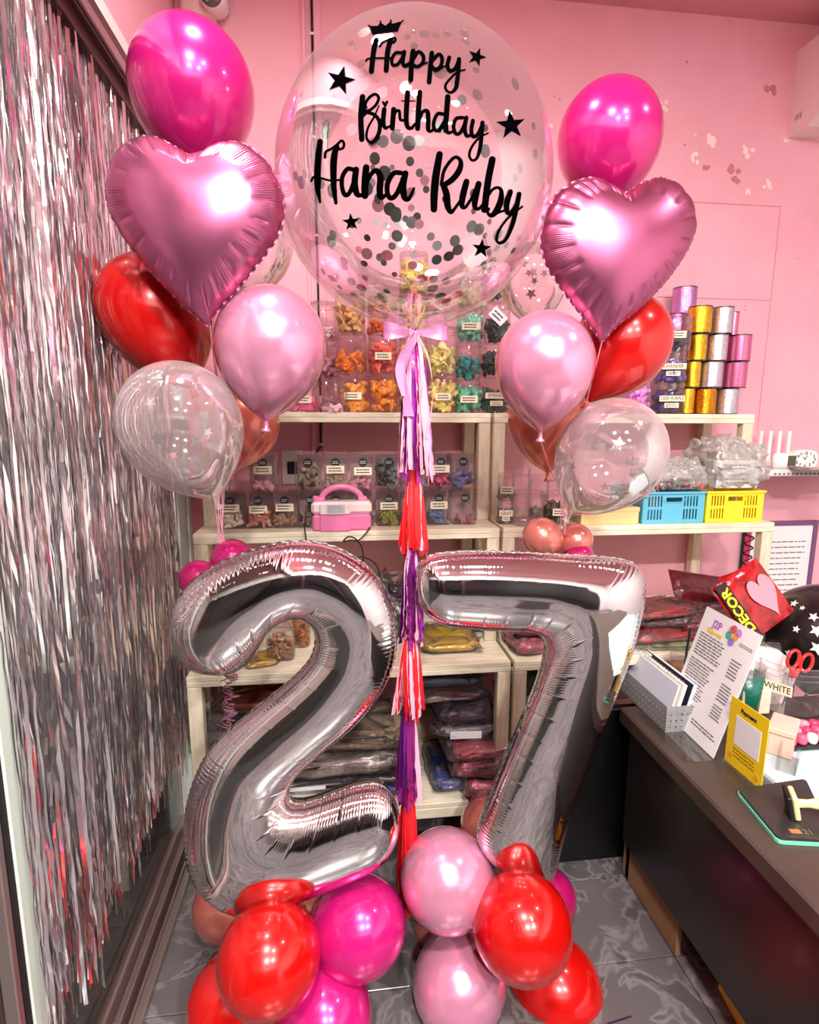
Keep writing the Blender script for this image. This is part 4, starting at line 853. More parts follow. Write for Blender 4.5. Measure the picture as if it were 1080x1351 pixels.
for k, (sx, L_, w) in enumerate(((-.022, .19, .013), (-.03, .145, .012), (.01, .17, .004), (.03, .24, .003))):
    pts = cr([Vector((0, -.02, 0)), Vector((sx*.9, -.035, -L_*.25)), Vector((sx*1.25, -.038, -L_*.6)), Vector((sx*.8, -.036, -L_))], 9); wv = [Vector((math.cos(i*.10+k), math.sin(i*.10+k)*.5, 0))*w for i in range(len(pts))]
    MB().strip(pts, wv).obj('bow_tail', lilac if k < 2 else strm, tas, True)
def tier(z0, z1, mats, n, r0, r1, seed, x0=0, w=.0042):
    rnd = random.Random(seed); a = W(547, z0, 1.36)-K; b = W(547, z1, 1.36)-K
    for i in range(n):
        an = 2*PI*i/n+rnd.uniform(-.2, .2); mt = mats[rnd.randrange(len(mats))]; le = (b.z-a.z)*rnd.uniform(.9, 1.06)
        c, s = math.cos(an), math.sin(an); j = rnd.uniform(.55, 1.1)
        pts = cr([Vector((x0+.004*c, .004*s, a.z)), Vector((x0+r0*c, r0*s, a.z+le*.25)), Vector((x0+r1*.8*c*j, r1*.8*s, a.z+le*.65)), Vector((x0+r1*c*j+rnd.uniform(-.006, .006), r1*s, a.z+le))], 6)
        tw = rnd.uniform(-.45, .45); wv = [Vector((math.cos(tw+q*.05*rnd.uniform(.5, 1.5)), math.sin(tw+q*.05), 0))*w*rnd.uniform(.9, 1.1) for q in range(len(pts))]
        MB().strip(pts, wv).obj('strip', mt, tas, False)
tier(440, 632, [tp, tp, tp, tmg, tpu, tp], 40, .020, .044, 1, w=.0068)
tier(620, 730, [tr_, tr_, tp, tr_], 26, .015, .031, 2, w=.0068)
tier(722, 845, [tpu, tpu, tmg, tp], 26, .016, .030, 3, x0=-.004, w=.0068)
tier(832, 940, [tr_, tdr, tp, tr_, tp], 28, .017, .036, 4, x0=-.008, w=.0068)
tier(925, 1052, [tmg, tmg, tp, tpu], 26, .016, .032, 5, x0=-.012, w=.0066)
tier(1040, 1190, [tdr, tr_, tdr], 26, .016, .034, 6, x0=-.012, w=.0066)
MB().tube([Vector((0, 0, 0)), Vector((-.004, 0, -.4)), Vector((-.012, 0, W(547, 1190, 1.36).z-K.z))], .003, 6).obj('core_string', tp, tas)
# ---------------- tinsel curtain behind the glass ----------------
cur = thing('tinsel_curtain', 'silver foil tinsel curtain hanging behind the glass partition', 'curtain', (-.57, 1.2, 2.36))
foilstrip = M('silver tinsel', (240, 238, 240), .15, .96)
rnd = random.Random(11)
def tstrip(mb, y, x, w, zb, seg=54, amp=.0045):
    z0 = 2.36; pts = []; wv = []; dy = rnd.uniform(-.05, .05); ph = rnd.uniform(0, 6); tw = rnd.uniform(-1.0, 1.0)
    for i in range(seg+1):
        f = i/seg; zz = z0-(z0-zb)*f; tw += rnd.uniform(-.2, .2)
        pts.append(Vector((x+.006*math.sin(f*5+ph)+rnd.uniform(-1, 1)*amp*.5, y+dy*f+rnd.uniform(-1, 1)*amp*.3, zz))-Vector((-.57, 1.2, 2.36)))
        wv.append(Vector((math.sin(tw)*.8, math.cos(tw), rnd.uniform(-.3, .3)))*w)
    mb.strip(pts, wv)
def zbot(y): return .36+.16*(y-1.0)*.3+rnd.uniform(-.10, .14)
mb = MB()
for i in range(820): 
    y = 1.0+.98*rnd.random(); tstrip(mb, y, -.57+rnd.uniform(-.016, .012), rnd.uniform(.0013, .0031), zbot(y)+.08*(y-.7))
mb.obj('fine_strands', foilstrip, cur, kind='stuff')
for i in range(70):
    y = 1.02+.96*(i+rnd.random())/70; mb = MB(); tstrip(mb, y, -.553+rnd.uniform(-.006, .006), rnd.uniform(.003, .006), zbot(y)+.05*(y-.7)-.03, amp=.0025); mb.obj('tinsel_strip', foilstrip, cur)
mb = MB().box(-.012, .008, -.20, .78, -.012, .0); mb.obj('header_band', foilstrip, cur)

# ---------------- CCTV camera, air conditioner ----------------
c = W(262, 10, 2.33)
t = thing('security_camera', 'white bullet security camera on a junction box in the corner', 'camera', (c.x, BACK, c.z))
pkw = M('off-white metal', (232, 200, 196), .4)
MB().box(-.065, .05, -.075, -.0, -.03, .12, b=.014).obj('junction_box', pkw, t, True)
d = (Vector((-.02, -.9, -.25))).normalized(); q = Vector((0, 0, 1)).rotation_difference(d).to_matrix().to_4x4(); T = Matrix.Translation((.055, -.06, .03)) @ q
cb = MB().lathe([(.001, -.05), (.038, -.05), (.042, -.04), (.042, .065), (.038, .07)], 28, T).obj('camera_body', white, t, True)
MB().lathe([(.038, .062), (.037, .064), (.0, .064)], 28, T).obj('lens_window', blackg, cb)
for a in range(4): MB().lathe([(.006, .0645), (.005, .067), (.0, .068)], 12, T @ Matrix.Translation((.022*math.cos(a*PI/2+.78), .022*math.sin(a*PI/2+.78), 0))).obj('infrared_lamp', M('ir led', (150, 140, 140), .2), cb, True)
MB().lathe([(.011, .0645), (.009, .068), (.0, .069)], 16, T).obj('lens', M('lens glass', (70, 60, 60), .05, coat=1), cb, True)
x0 = W(1046, 120, BACK).x; zt = W(1054, 68, BACK).z; zb = W(1043, 182, BACK).z
t = thing('air_conditioner', 'white wall air conditioner cut off by the right edge', 'air conditioner', (x0, BACK, zb))
hh = zt-zb; pr = [(0, 0), (-.10, 0), (-.17, .03), (-.215, .09), (-.225, .16), (-.215, hh-.02), (-.19, hh), (0, hh)]
mb = MB().poly([Vector((0, y, z)) for y, z in pr][::-1], (.85, 0, 0)); acb = mb.obj('casing', M('warm white casing', (236, 220, 216), .35), t)
mb = MB(); 
for k in range(3): mb.tube([Vector((-.001, -.03-.013*k, .05)), Vector((-.001, -.032-.013*k, .065)), Vector((-.001, -.038-.013*k, .07))], .001, 5)
mb.obj('side_logo', ink, t); MB().box(.03, .82, -.20, -.12, .01, .02, b=.003).obj('louvre', white, t)

# ---------------- router, clock, wall shelf ----------------
Z = W(1040, 618, 2.2).z
t = thing('wall_shelf', 'narrow white wall shelf carrying the clock', 'shelf', (W(1004, 618, 2.2).x, BACK, Z-.028))
MB().box(0, .50, -.25, 0, 0, .028, b=.003).obj('board', M('white shelf board', (232, 222, 220), .45), t)
mb = MB()
for k in range(14): mb.box(.02+k*.02, .030+k*.02, -.2515, -.25, .006, .014)
mb.obj('vent_slots', inkg, t)
p = W(1007, 600, 2.3)
t = thing('wifi_router', 'white router with four upright antennas', 'router', (p.x, 2.3, Z))
MB().box(-.01, .17, -.035, .035, 0, .025, b=.004).obj('router_body', white, t)
for k in range(4): MB().box(-.002+k*.046, .014+k*.046, .03, .04, .02, .155, b=.003).obj('antenna', white, t)
p = W(1055, 602, 2.2)
t = thing('desk_clock', 'small cream desk clock with rounded face', 'clock', (p.x, 2.185, Z))
pts = [Vector((.062*math.copysign(abs(math.cos(a))**.7, math.cos(a)), 0, .040+.040*math.copysign(abs(math.sin(a))**.7, math.sin(a)))) for a in np.linspace(0, 2*PI, 40, endpoint=False)]
MB().poly([q+Vector((0, -.012, 0)) for q in pts], (0, .03, 0)).obj('case', M('cream plastic', (244, 232, 216), .4), t)
mb = MB().poly([Vector((q.x*.86, -.0145, .04+(q.z-.04)*.86)) for q in pts], (0, .002, 0)); mb.obj('dial', M('dial', (250, 240, 232), .5), t)
for k in range(12):
    a = PI/2-2*PI*(k+1)/12; text(str(k+1), Matrix.Translation((.044*math.cos(a), -.0155, .04+.026*math.sin(a))) @ Matrix.Rotation(PI/2, 4, 'X'), .016, ink, t, 'numeral', bold=.0004)
MB().tube([(0, -.016, .04), (.006, -.016, .058)], .0014, 5).obj('hand', ink, t); MB().tube([(0, -.016, .04), (-.012, -.016, .05)], .0016, 5).obj('hand', ink, t)
p = W(1033, 605, 2.17)
t = thing('digital_thermometer', 'small white gadget with a dark green display beside the clock', 'thermometer', (p.x, 2.165, Z)); MB().box(-.055, .05, -.02, .015, 0, .068, b=.012).obj('case', white, t, True); MB().box(.0, .036, -.0225, -.0195, .012, .058, b=.001).obj('display', M('lcd', (70, 80, 50), .2), t)
heapm = M('magazine paper', (206, 190, 176), .4, var=.8, vscale=20, col2=(150, 90, 80))
t = thing('paper_stack', 'loose papers and packets hanging off the wall shelf', 'paper', (W(1066, 622, 2.12).x, 2.10, Z-.03)); 
for k in range(3): MB().box(-.07, .14, -.07, .05, .032+k*.004, .035+k*.004, Matrix.Rotation(.1*k-.1, 4, 'Z') @ Matrix.Rotation(.05, 4, 'Y')).obj('sheet', heapm if k else filmm, t)

# framed board on the wall
a = W(1018, 693, BACK-.01); b = W(1055, 800, BACK-.01)
t = thing('notice_board', 'purple framed white notice board behind the shelf end', 'board', ((a.x+b.x)/2, BACK, b.z-.05)); w = (b.x-a.x)/2+.02; h = a.z-b.z+.05
MB().box(-w, w, -.008, 0, 0, h).obj('sheet', wpaper, t)
fm = M('purple frame', (120, 82, 120), .4)
for x0_, x1_, z0_, z1_ in ((-w-.022, -w, -.02, h+.02), (w, w+.022, -.02, h+.02), (-w, w, h-.002, h+.02), (-w, w, -.02, 0)): MB().box(x0_, x1_, -.016, 0, z0_, z1_, b=.002).obj('frame_rail', fm, t)
textlines(Matrix.Translation((0, -.0085, h*.5)) @ Matrix.Rotation(PI/2, 4, 'X'), w*1.6, h*.7, 12, t, inkg, 3, fill=.2)
# ribbon bundle hanging by the shelf end
p = W(992, 694, 2.39)
t = thing('ribbon_bundle', 'black, pink and white ribbons hanging behind the shelf leg', 'ribbon', (p.x, 2.394, p.z))
for k, (x, c_, w) in enumerate(((-.035, white, .014), (-.012, M('hot pink satin', (214, 40, 100), .4), .016), (.016, white, .014), (-.04, black, .008))): MB().box(x-w, x+w, -.002*k, -.002*k+.001, -.36, 0).obj('ribbon', c_, t)
mb = MB(); mb.tube([Vector((-.012+.022*math.sin(i*.55), -.012, -.004*i)) for i in range(70)], .003, 5); mb.obj('ribbon_curl', black, t)

# ---------------- counter ----------------
CZ = .60; CX = .93
t = thing('counter', 'long dark brown laminate counter at the right', 'counter', (CX, .3, 0))
MB().box(.0, .02, -.6, 1.32, .14, CZ-.055, b=.002).obj('front_panel', darkwood, t)
MB().box(-.015, 1.0, -.6, 1.37, CZ-.055, CZ, b=.006).obj('worktop', darktop, t)
MB().box(.02, .9, 1.30, 1.32, .0, CZ-.055).obj('end_panel', darkwood, t)
MB().box(.02, .035, 1.02, 1.34, 0, .14, b=.002).obj('kick_board', M('bare chipboard', (150, 112, 74), .6, var=.4), t)
MB().box(.10, .115, .80, 1.02, 0, .14, b=.002).obj('kick_board', M('red brown board', (136, 66, 36), .6, var=.4), t)
MB().box(.3, .9, -.6, 1.3, 0, .02).obj('plinth', darkwood, t)
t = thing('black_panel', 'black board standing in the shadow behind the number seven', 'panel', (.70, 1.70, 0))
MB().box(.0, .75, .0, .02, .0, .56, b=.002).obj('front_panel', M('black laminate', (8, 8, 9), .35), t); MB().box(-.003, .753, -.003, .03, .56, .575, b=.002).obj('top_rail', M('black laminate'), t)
p = WZ(962, 1351, 0)
t = thing('yellow_folder', 'yellow card folder leaning under the counter edge', 'folder', (p.x+.02, p.y+.0, 0)); MB().box(0, .004, -.12, .08, 0, .10, Matrix.Rotation(.25, 4, 'X')).obj('card', M('yellow card', (240, 190, 50), .5), t)
p = WZ(815, 1347, 0); t = thing('floor_strip', 'thin purple foil strip fallen on the floor', 'scrap', (p.x, p.y, 0)); MB().box(-.045, .04, -.002, .002, .0005, .002, Matrix.Rotation(.15, 4, 'Z')).obj('strip', tpur, t)
# pale blue desk mat
mat_ = MB().box(1.12, 1.9, .45, 1.40, CZ, CZ+.004, b=.001).obj('desk_mat', M('pale blue mat', (190, 214, 216), .4)); tag(mat_, 'pale blue cutting mat covering the far part of the counter', 'mat')
def perp_pt(px, py, O, u):   # point on the pixel's ray lying square to edge u from O
    d = ray(px, py); o = Vector((0, 0, H)); s = (O-o).dot(u)/d.dot(u); return o+d*s
def card(name, label, cat, bl, br, tl, h=None):
    BL, BR = WZ(*bl, CZ+.004), WZ(*br, CZ+.004); u = (BR-BL); w = u.length; u.normalize(); TL = perp_pt(*tl, BL, u); v = TL-BL; hh = v.length
    T = frame(BL, u, v); t = thing(name, label, cat, BL); T = Matrix.Translation(-BL) @ T; return t, T, w, hh
t, T, w, h = card('menu_card', 'white price list card in a slanted acrylic stand on the counter', 'card', (878, 941), (941, 1001), (933, 800))
INFO = [('menu', w, h)]
MB().box(0, w, 0, h, 0, .0015, T).obj('card', wpaper, t)
CLEAR('acrylic', (248, 250, 250), .04, .4, .05, blend=.2); MB().box(-.004, w+.004, -.004, h+.003, -.004, -.002, T).obj('acrylic_back', MATS['acrylic'], t)
MB().box(-.004, w+.004, 0, .09, 0, .002, T @ Matrix.Rotation(1.9, 4, 'X')).obj('acrylic_foot', MATS['acrylic'], t)
def TT(x, y): return T @ Matrix.Translation((x*w, y*h, .0022))
text('J2P', TT(.30, .90), h*.085, M('purple ink', (190, 120, 200), .5), t, bold=.0012); text('Balloons', TT(.30, .835), h*.055, M('yellow ink', (240, 206, 90), .5), t, bold=.0008)
for k, (x, y, c_) in enumerate(((.58, .94, (230, 110, 110)), (.64, .89, (250, 160, 80)), (.53, .88, (80, 180, 150)), (.60, .84, (150, 130, 220)), (.67, .93, (200, 150, 220)), (.55, .93, (240, 140, 150)))):
    MB().lathe([(h*.033, 0), (h*.033, .0006), (0, .0006)], 18, TT(x, y)).obj('printed_balloon', M('print'+str(k), c_, .5), t)
for k, (x, y, ww, hh_, n) in enumerate(((.32, .70, .5, .20, 8), (.30, .49, .46, .17, 7), (.30, .33, .42, .14, 6), (.28, .19, .34, .08, 3), (.80, .66, .18, .16, 6), (.80, .46, .18, .15, 6), (.80, .30, .18, .12, 5), (.70, .12, .45, .05, 2), (.85, .86, .22, .03, 2))):
    textlines(TT(x, y), ww*w, hh_*h, n, t, inkg, k, fill=.4)
t, T, w, h = card('payment_sign', 'yellow payment sign standing before the price list', 'sign', (956, 1001), (1004, 1042), (966, 917))
yel = M('yellow sign card', (248, 212, 30), .45)
MB().box(0, w, 0, h, 0, .002, T).obj('card', yel, t)
text('Payment', TT(.5, .87), h*.085, ink, t, bold=.0006); MB().box(w*.2, w*.86, h*.34, h*.77, .0022, .003, T).obj('white_panel', wpaper, t)
textlines(TT(.5, .22), w*.6, h*.16, 3, t, M('brown print', (150, 110, 20), .6), 3, fill=.35)
for x, y in ((.15, .14), (.86, .1)): MB().lathe([(h*.045, 0), (h*.045, .0006), (0, .0006)], 14, TT(x, y)).obj('printed_flower', M('orange print', (240, 170, 40), .5), t)
MB().box(-.003, w+.003, -.003, .002, -.05, .03, T @ Matrix.Rotation(.2, 4, 'X')).obj('acrylic_foot', MATS['acrylic'], t)
# pink card box behind sign
p = WZ(1015, 1000, CZ); t = thing('card_box', 'blush pink card holder behind the payment sign', 'box', (p.x+.06, p.y+.03, CZ+.005), .75)
MB().box(-.05, .05, -.03, .03, 0, .075, b=.002).obj('body', M('blush card', (232, 190, 172), .5), t); MB().box(-.055, .055, -.034, .034, .066, .082, b=.002).obj('rim', M('blush card'), t)
p = WZ(1030, 1010, CZ); t = thing('acrylic_holder', 'small clear acrylic holder beside the stamp', 'holder', (p.x+.03, p.y-.02, CZ+.005), .75); MB().box(-.05, .05, -.002, .002, 0, .06).box(-.05, .05, .04, .044, 0, .05).box(-.05, .05, 0, .04, 0, .003).obj('acrylic_body', MATS['acrylic'], t)
# tablet
p = [WZ(972, 1043, CZ+.01), WZ(1026, 1108, CZ+.01), WZ(1100, 1112, CZ+.01), WZ(1062, 1030, CZ+.01)]
c = sum(p, Vector())/4
t = thing('tablet', 'black tablet in a mint green case lying on the counter', 'tablet', Vector((c.x, c.y, CZ)))
def rrect(mb, P, z0, z1, s):
    pts = []
    for i in range(4):
        a, b, d_ = P[i-1], P[i], P[(i+1) % 4]
        for f in (.0, .5, 1.):
            q = b+((a-b).normalized()*(1-f)+(d_-b).normalized()*f)*.012*(1 if f != .5 else .6); pts.append(Vector(((q.x-c.x)*s, (q.y-c.y)*s, z0)))
    return mb.poly(pts, (0, 0, z1-z0))
rrect(MB(), p, .001, .009, 1.03).obj('case', M('mint rubber', (120, 214, 180), .4), t); rrect(MB(), p, .009, .016, 1.0).obj('body', M('black satin', (44, 42, 40), .35, coat=.2), t)
u = (p[2]-p[1]).normalized(); v = (p[0]-p[1]).normalized(); T = Matrix.Translation(-Vector((c.x, c.y, CZ))) @ frame(p[1]+u*.05+v*.022+Vector((0, 0, .0068)), u, Vector((-u.y, u.x, 0)))
text('21', T @ Matrix.Translation((.028, 0, 0)), .022, M('dim print', (120, 110, 104), .4), t); MB().box(-.012, .012, -.007, .007, 0, .0004, T).obj('logo', M('copper print', (176, 110, 70), .4), t)
# stamp
p = WZ(1040, 1075, CZ+.02)
t = thing('rubber_stamp', 'square black rubber stamp with pale yellow handle lying on the tablet', 'stamp', (p.x+.015, p.y+.005, CZ+.046), 0)
T = Matrix.Rotation(-.5, 4, 'Z') @ Matrix.Rotation(1.35, 4, 'Y')
MB().box(-.029, .029, -.029, .029, -.016, -.006, T, b=.002).obj('rubber_face', black, t); cy = M('cream yellow plastic', (238, 230, 160), .4); MB().box(-.028, .028, -.028, .028, -.006, .006, T, b=.003).obj('base', cy, t)
MB().lathe([(.010, .006), (.009, .03), (.013, .05), (.017, .085), (.014, .11), (.001, .118)], 18, T).obj('handle', cy, t, True)
# tray with pink capsules
p = WZ(1055, 985, CZ)
t = thing('capsule_tray', 'black tray filled with pink and white sample tubes', 'tray', (p.x+.03, p.y+.02, CZ+.005), 0)
MB().box(-.09, .12, -.05, .06, 0, .012, b=.003).obj('tray_body', blackg, t)
cp = [M('hot pink cap', (226, 60, 110), .3), M('soft pink cap', (240, 150, 170), .3), M('white cap', (244, 238, 236), .3), M('rose cap', (214, 90, 120), .3)]
for i in range(3):
    for j in range(6): MB().lathe([(.001, 0), (.012, .0), (.014, .006), (.014, .022), (.010, .028), (.001, .029)], 14, Matrix.Translation((-.07+j*.033+(i % 2)*.012, -.03+i*.034, .012))).obj('cap', cp[(i*2+j*3) % 4], t, True)
# big open jar with scissors
p = WZ(1048, 948, CZ); pj = Vector((p.x+.04, p.y+.085, CZ+.005)); rj = .112
t = thing('open_jar', 'wide open clear jar holding red scissors', 'jar', pj)
MB().lathe([(.001, .001), (rj*.85, .001), (rj*.92, .01), (rj*.95, .10), (rj, .125), (rj*.97, .14), (rj, .15), (rj*.97, .158), (rj*1.0, .166), (rj*.96, .17)], 40).obj('jar_body', jarm, t, True)
mb = MB()
for z in (.13, .148, .168): mb.tube([Vector((rj*1.0*math.cos(a), rj*1.0*math.sin(a), z)) for a in np.linspace(0, 2*PI, 40, endpoint=False)], .0022, 6, True)
mb.obj('rim_thread', jarm, t, True)
lb = label_on(t, .085, .036, .07, rj*.96, 3, 'WHITE', y0=-rj*.96)
lb.location = (0, 0, .02); lb.rotation_euler = (0, 0, -1.0)
MB().tube([(-.06, .02, .02), (.05, .05, .03)], .006, 8).obj('marker_pen', M('blue pen', (60, 90, 170), .3), t); MB().tube([(-.07, .0, .02), (.04, .06, .022)], .005, 8).obj('marker_pen', M('red pen', (200, 60, 70), .3), t)
redp = M('red scissor plastic', (216, 40, 40), .3, coat=.3); steel = M('steel blade', (200, 196, 200), .2, .9)
tip = W(1020, 944, 1.75); sj = thing('scissors', 'red handled scissors standing in the open jar', 'scissors', pj)
# scissors lie in a tilted plane: tip at jar floor, handles leaning up to the right
ux = Vector((.30, .05, .95)).normalized(); uy = Vector((.95, -.05, -.30)).normalized()
def SP(a, b): return Vector((-.055, -.045, .012))+ux*a+uy*b
for s in (-1, 1):
    un = Vector((0, .0015*s, 0))
    mb = MB().poly([SP(0, 0)+un, SP(.05, .008*s+.004)+un, SP(.11, .014*s)+un, SP(.11, .004*s)+un, SP(.04, -.002*s)+un], (0, .0015, 0)); mb.obj('blade', steel, sj)
    cc = SP(.165, .026*s+.004); ring = [cc+ux*.030*math.cos(a)+uy*.020*math.sin(a)+un for a in np.linspace(0, 2*PI, 20, endpoint=False)]
    mb = MB().tube(ring, .0055, 8, True); mb.tube([SP(.105, .008*s)+un, SP(.125, .008*s)+un, SP(.14, .014*s)+un], [.007, .008, .006], 8); mb.obj('handle', redp, sj, True)
MB().lathe([(.004, -.004), (.004, .004)], 10, Matrix.Translation(SP(.105, 0)) @ Matrix.Rotation(PI/2, 4, 'X'), cap=True).obj('pivot_screw', steel, sj)
# green cup
p = WZ(1000, 952, CZ); r = .052
t = thing('green_cup', 'dark green plastic cup with clear collar behind the price list', 'cup', (p.x+.0, p.y+.07, CZ+.004))
grn = M('deep green plastic', (14, 104, 84), .3, coat=.3); MB().lathe([(.001, 0), (r*.86, 0), (r*.98, .13), (r*.94, .13), (r*.84, .006), (.001, .006)], 32).obj('cup_body', grn, t, True)
MB().lathe([(r*.98, .13), (r*1.0, .150), (r*1.04, .158), (r*.98, .16), (r*.94, .13)], 32).obj('clear_collar', jarm, t, True)
# perforated basket with notebooks
a = WZ(900, 941, CZ); b = WZ(858, 880+58, CZ)
p0 = WZ(857, 941, CZ); p1 = WZ(898, 945, CZ)
t = thing('basket', 'clear perforated basket of notebooks beside the number seven', 'basket', (.975, 1.50, CZ+.001), .0)
bw, bd, bh = .10, .34, .085; holes = [(x, x+.006, z, z+.006) for x in np.arange(.012, bw-.01, .018) for z in np.arange(.014, bh-.014, .02)]; bk = CLEAR('frosted basket', (226, 226, 226), .12, .6, .25, milk=.3, milkcol=(220, 220, 220))
mb = MB(); holepanel(mb, Matrix.Translation((0, 0, 0)) @ Matrix.Rotation(PI/2, 4, 'X'), bw, bh, .002, holes); mb.obj('front_panel', bk, t)
holes = [(x, x+.006, z, z+.006) for x in np.arange(.012, bd-.01, .02) for z in np.arange(.014, bh-.014, .02)]
mb = MB(); holepanel(mb, Matrix.Rotation(PI/2, 4, 'Z') @ Matrix.Rotation(PI/2, 4, 'X'), bd, bh, .002, holes); mb.obj('side_panel', bk, t)
mb = MB(); holepanel(mb, Matrix.Translation((bw, 0, 0)) @ Matrix.Rotation(PI/2, 4, 'Z') @ Matrix.Rotation(PI/2, 4, 'X'), bd, bh, .002, holes); mb.obj('side_panel', bk, t)
MB().box(0, bw, 0, bd, 0, .002).obj('bottom', bk, t)
for k, (lb, c_, x, w_) in enumerate((('cream spiral notebook standing in the basket', (236, 232, 208), .02, .012), ('dark navy notebook standing in the basket', (34, 40, 56), .05, .014), ('blue edged white pad at the basket side', (220, 224, 238), .003, .006))):
    o = thing('notebook', lb, 'notebook', (.98+x, 1.515, CZ+.004)); Tn = Matrix.Rotation(.25, 4, 'Y')
    MB().box(0, w_, 0, .30, 0, .145, Tn, b=.001).obj('cover', M('cover%d' % k, c_, .5), o); MB().box(.0015, w_-.0015, -.001, .301, .001, .1465, Tn).obj('pages', wpaper, o)
    if k == 0:
        for q in range(16): MB().tube([Tn @ Vector((w_/2+.008*math.cos(a_), .02+q*.017, .145+.006*math.sin(a_))) for a_ in np.linspace(0, 2*PI, 10, endpoint=False)], .0009, 4, True).obj('spiral_ring', steel, o)
# iced coffee
p = WZ(905, 868, CZ); t = thing('iced_coffee', 'plastic cup of iced coffee with a black straw', 'cup', (W(903, 850, 1.68).x, 1.68, CZ+.001))
MB().lathe([(.001, 0), (.034, 0), (.046, .155), (.048, .158), (.045, .162), (.0, .165)], 24).obj('cup_body', jarm, t, True); MB().lathe([(.001, .002), (.032, .002), (.042, .13), (.0, .132)], 24).obj('coffee', M('milky coffee', (176, 136, 90), .4), t, True)
MB().tube([(.0, 0, .01), (.014, 0, .26)], .004, 8).obj('straw', black, t)
# pile of packets at the counter's far end
GP = 'plastic packets piled at the back of the counter'
redf = M('red printed film', (196, 24, 28), .18, coat=.6, var=.5, vscale=14, col2=(90, 8, 12), bump=.7, bscale=30); lime = M('lime and grey film', (170, 180, 120), .25, coat=.6, var=.9, vscale=18, col2=(96, 90, 90), bump=.8, bscale=30); brn = M('dark maroon film', (84, 18, 26), .2, coat=.5, var=.7, vscale=14, bump=.7)
pile = [('maroon packet at the very bottom of the pile', 882, 1.86, 0, (.26, .22, .04), brn, .1), ('grey and red packet second in the pile', 878, 1.86, .042, (.28, .22, .04), tgry, -.1), ('lime tinted packet in the middle of the pile', 880, 1.85, .084, (.28, .22, .045), lime, .05),
        ('silvery lime packet above the middle', 884, 1.88, .131, (.27, .22, .04), lime, -.12), ('red banded packet upper left', 874, 1.86, .173, (.26, .2, .035), redf, .08), ('dark red packet near the top left', 882, 1.9, .21, (.26, .2, .035), brn, -.06), ('glossy red packet lying on the left of the pile', 870, 1.88, .247, (.24, .16, .03), redf, .15),
        ('maroon packet right of the pile under the decor bag', 940, 1.86, .0, (.30, .2, .07), brn, .1), ('red packet right of the pile', 945, 1.86, .072, (.30, .2, .06), redf, -.05), ('dark red packet right of the pile, higher', 950, 1.88, .134, (.3, .2, .06), brn, .1), ('red and green packet atop the right pile', 930, 1.9, .196, (.28, .2, .05), redf, .2)]
for lb, px, Y, dz, l, mt, rz in pile: packet(lb, px, Y, CZ+dz, l, mt, rz, film=True, group=GP, name='film_packet')
# decor bags : flat bag leaning on the pile
def decor_bag(label, P4, mat, title, win):
    BL, BR, TL = P4; u = BR-BL; w = u.length; v = TL-BL; h = v.length; T = frame(BL, u, v); t = thing('party_bag', label, 'packet', BL, 0, GP); T = Matrix.Translation(-BL) @ T
    n = 14; vs = []; fs = []
    for side in (0, 1):
        for j in range(n+1):
            for i in range(n+1):
                x, y = i/n, j/n; e = (min(x, 1-x, .2)/.2*min(y, 1-y, .2)/.2)**.5; z = (1 if side else -1)*.014*e+.004*nz((x*5, y*5, side), 1)*e
                vs.append(T @ Vector((x*w, y*h, z)))
    q = (n+1)**2
    for s_ in (0, 1):
        for j in range(n):
            for i in range(n): a = s_*q+j*(n+1)+i; f = (a, a+1, a+n+2, a+n+1); fs.append(f if s_ else f[::-1])
    MB().add(vs, fs).obj('bag_body', mat, t, True)
    if win:
        pts = []
        for a in np.linspace(0, 2*PI, 40, endpoint=False):
            x = 16*math.sin(a)**3/17; y = (13*math.cos(a)-5*math.cos(2*a)-2*math.cos(3*a)-math.cos(4*a))/17; pts.append(T @ Vector((w*.68+x*w*.25, h*.5+y*h*.40, .019)))
        MB().poly(pts, T.to_3x3() @ Vector((0, 0, .0008))).obj('clear_window', M('pink window', (216, 140, 156), .25, coat=.5), t)
        text(title, T @ Matrix.Translation((w*.13, h*.52, .019)) @ Matrix.Rotation(PI/2, 4, 'Z'), h*.22, M('yellow letter', (250, 226, 40), .4), t, bold=.0015)
        MB().box(w*.02, w*.24, h*.02, h*.98, .0145, .016, T).obj('header_stripe', M('dark stripe', (30, 10, 14), .4), t)
    return t
BLd = W(987, 838, 1.70); BRd = W(1033, 842, 1.70)
P_ = [W(985, 838, 1.69), W(1035, 836, 1.70), W(948, 785, 1.74)]
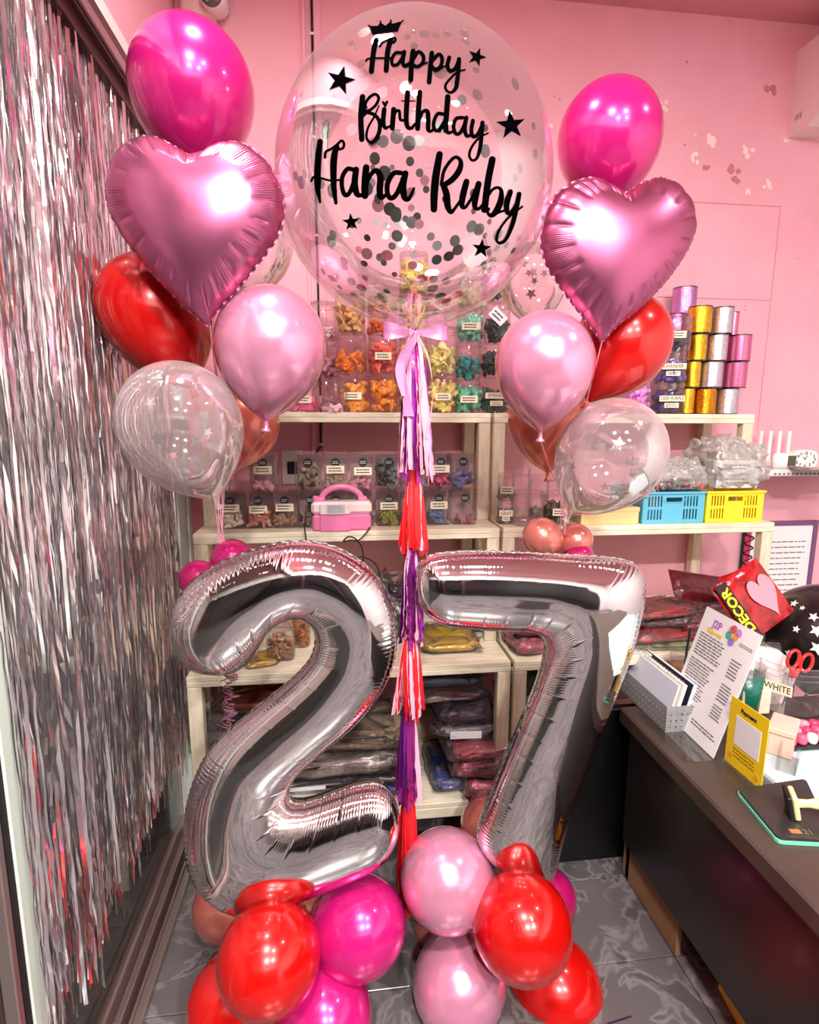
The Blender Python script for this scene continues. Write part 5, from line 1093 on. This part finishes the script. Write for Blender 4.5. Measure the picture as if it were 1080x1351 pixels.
u = (W(1031, 838, 1.68)-W(985, 846, 1.68)); 
decor_bag('red party bag with yellow lettering and heart window atop the pile', [W(988, 850, 1.66), W(1048, 806, 1.70), W(938, 776, 1.74)], redf, 'DECOR', True)
decor_bag('red and green party bag lying behind the lettered one', [W(890, 790, 1.84), W(965, 800, 1.84), W(886, 752, 1.92)], brn, '', False)
decor_bag('red topped party bag at the back right of the pile', [W(962, 790, 1.84), W(1012, 772, 1.84), W(960, 762, 1.90)], redf, '', False)
# white chair back, wooden box, black star balloon, bottle
p = W(1030, 850, 1.62)
t = thing('white_backrest', 'rounded white plastic backrest behind the open jar', 'chair', (W(1024, 850, 1.60).x, 1.62, CZ+.004))
pts = [Vector((x, 0, z)) for x, z in ((-.07, 0), (.075, 0), (.075, .12), (.062, .165), (.03, .19), (-.02, .20), (-.07, .20))]; MB().poly(pts, (0, .02, 0)).obj('backrest_panel', white, t)
t = thing('wooden_block', 'plain wooden block under the decor packets', 'block', (W(1008, 868, 1.55).x, 1.56, CZ+.004)); MB().box(-.05, .05, 0, .05, 0, .085, b=.003).obj('block', wood, t)
blk = M('black foil balloon', (20, 14, 16), .3, coat=.4)
c = W(1086, 842, 1.74); t = thing('star_balloon', 'black balloon printed with white stars at the right edge', 'balloon', c)
Rb = 72*depth(c)/FPX; balloon_parts(t, Rb, blk, Vector((.5, .3, 1)), .98, 1.05)
stw = star_me(.017, .001); stw.materials.append(white)
for px, py, s in ((1047, 796, .9), (1058, 802, .6), (1073, 814, 1.0), (1077, 832, 1.3), (1078, 855, 1.4), (1050, 830, .001+.8), (1040, 862, .8)):
    d = ray(px, py); o_ = Vector((0, 0, H))-c; b_ = o_.dot(d); q = b_*b_-o_.dot(o_)+(Rb*1.004)**2
    if q > 0:
        pp = o_+d*(-b_-math.sqrt(q)); o = link('printed_star', stw, None, t); o.location = pp; o.rotation_mode = 'QUATERNION'; o.rotation_quaternion = Vector((0, 0, 1)).rotation_difference(pp.normalized()); o.scale = (s, s, s)
print(INFO)
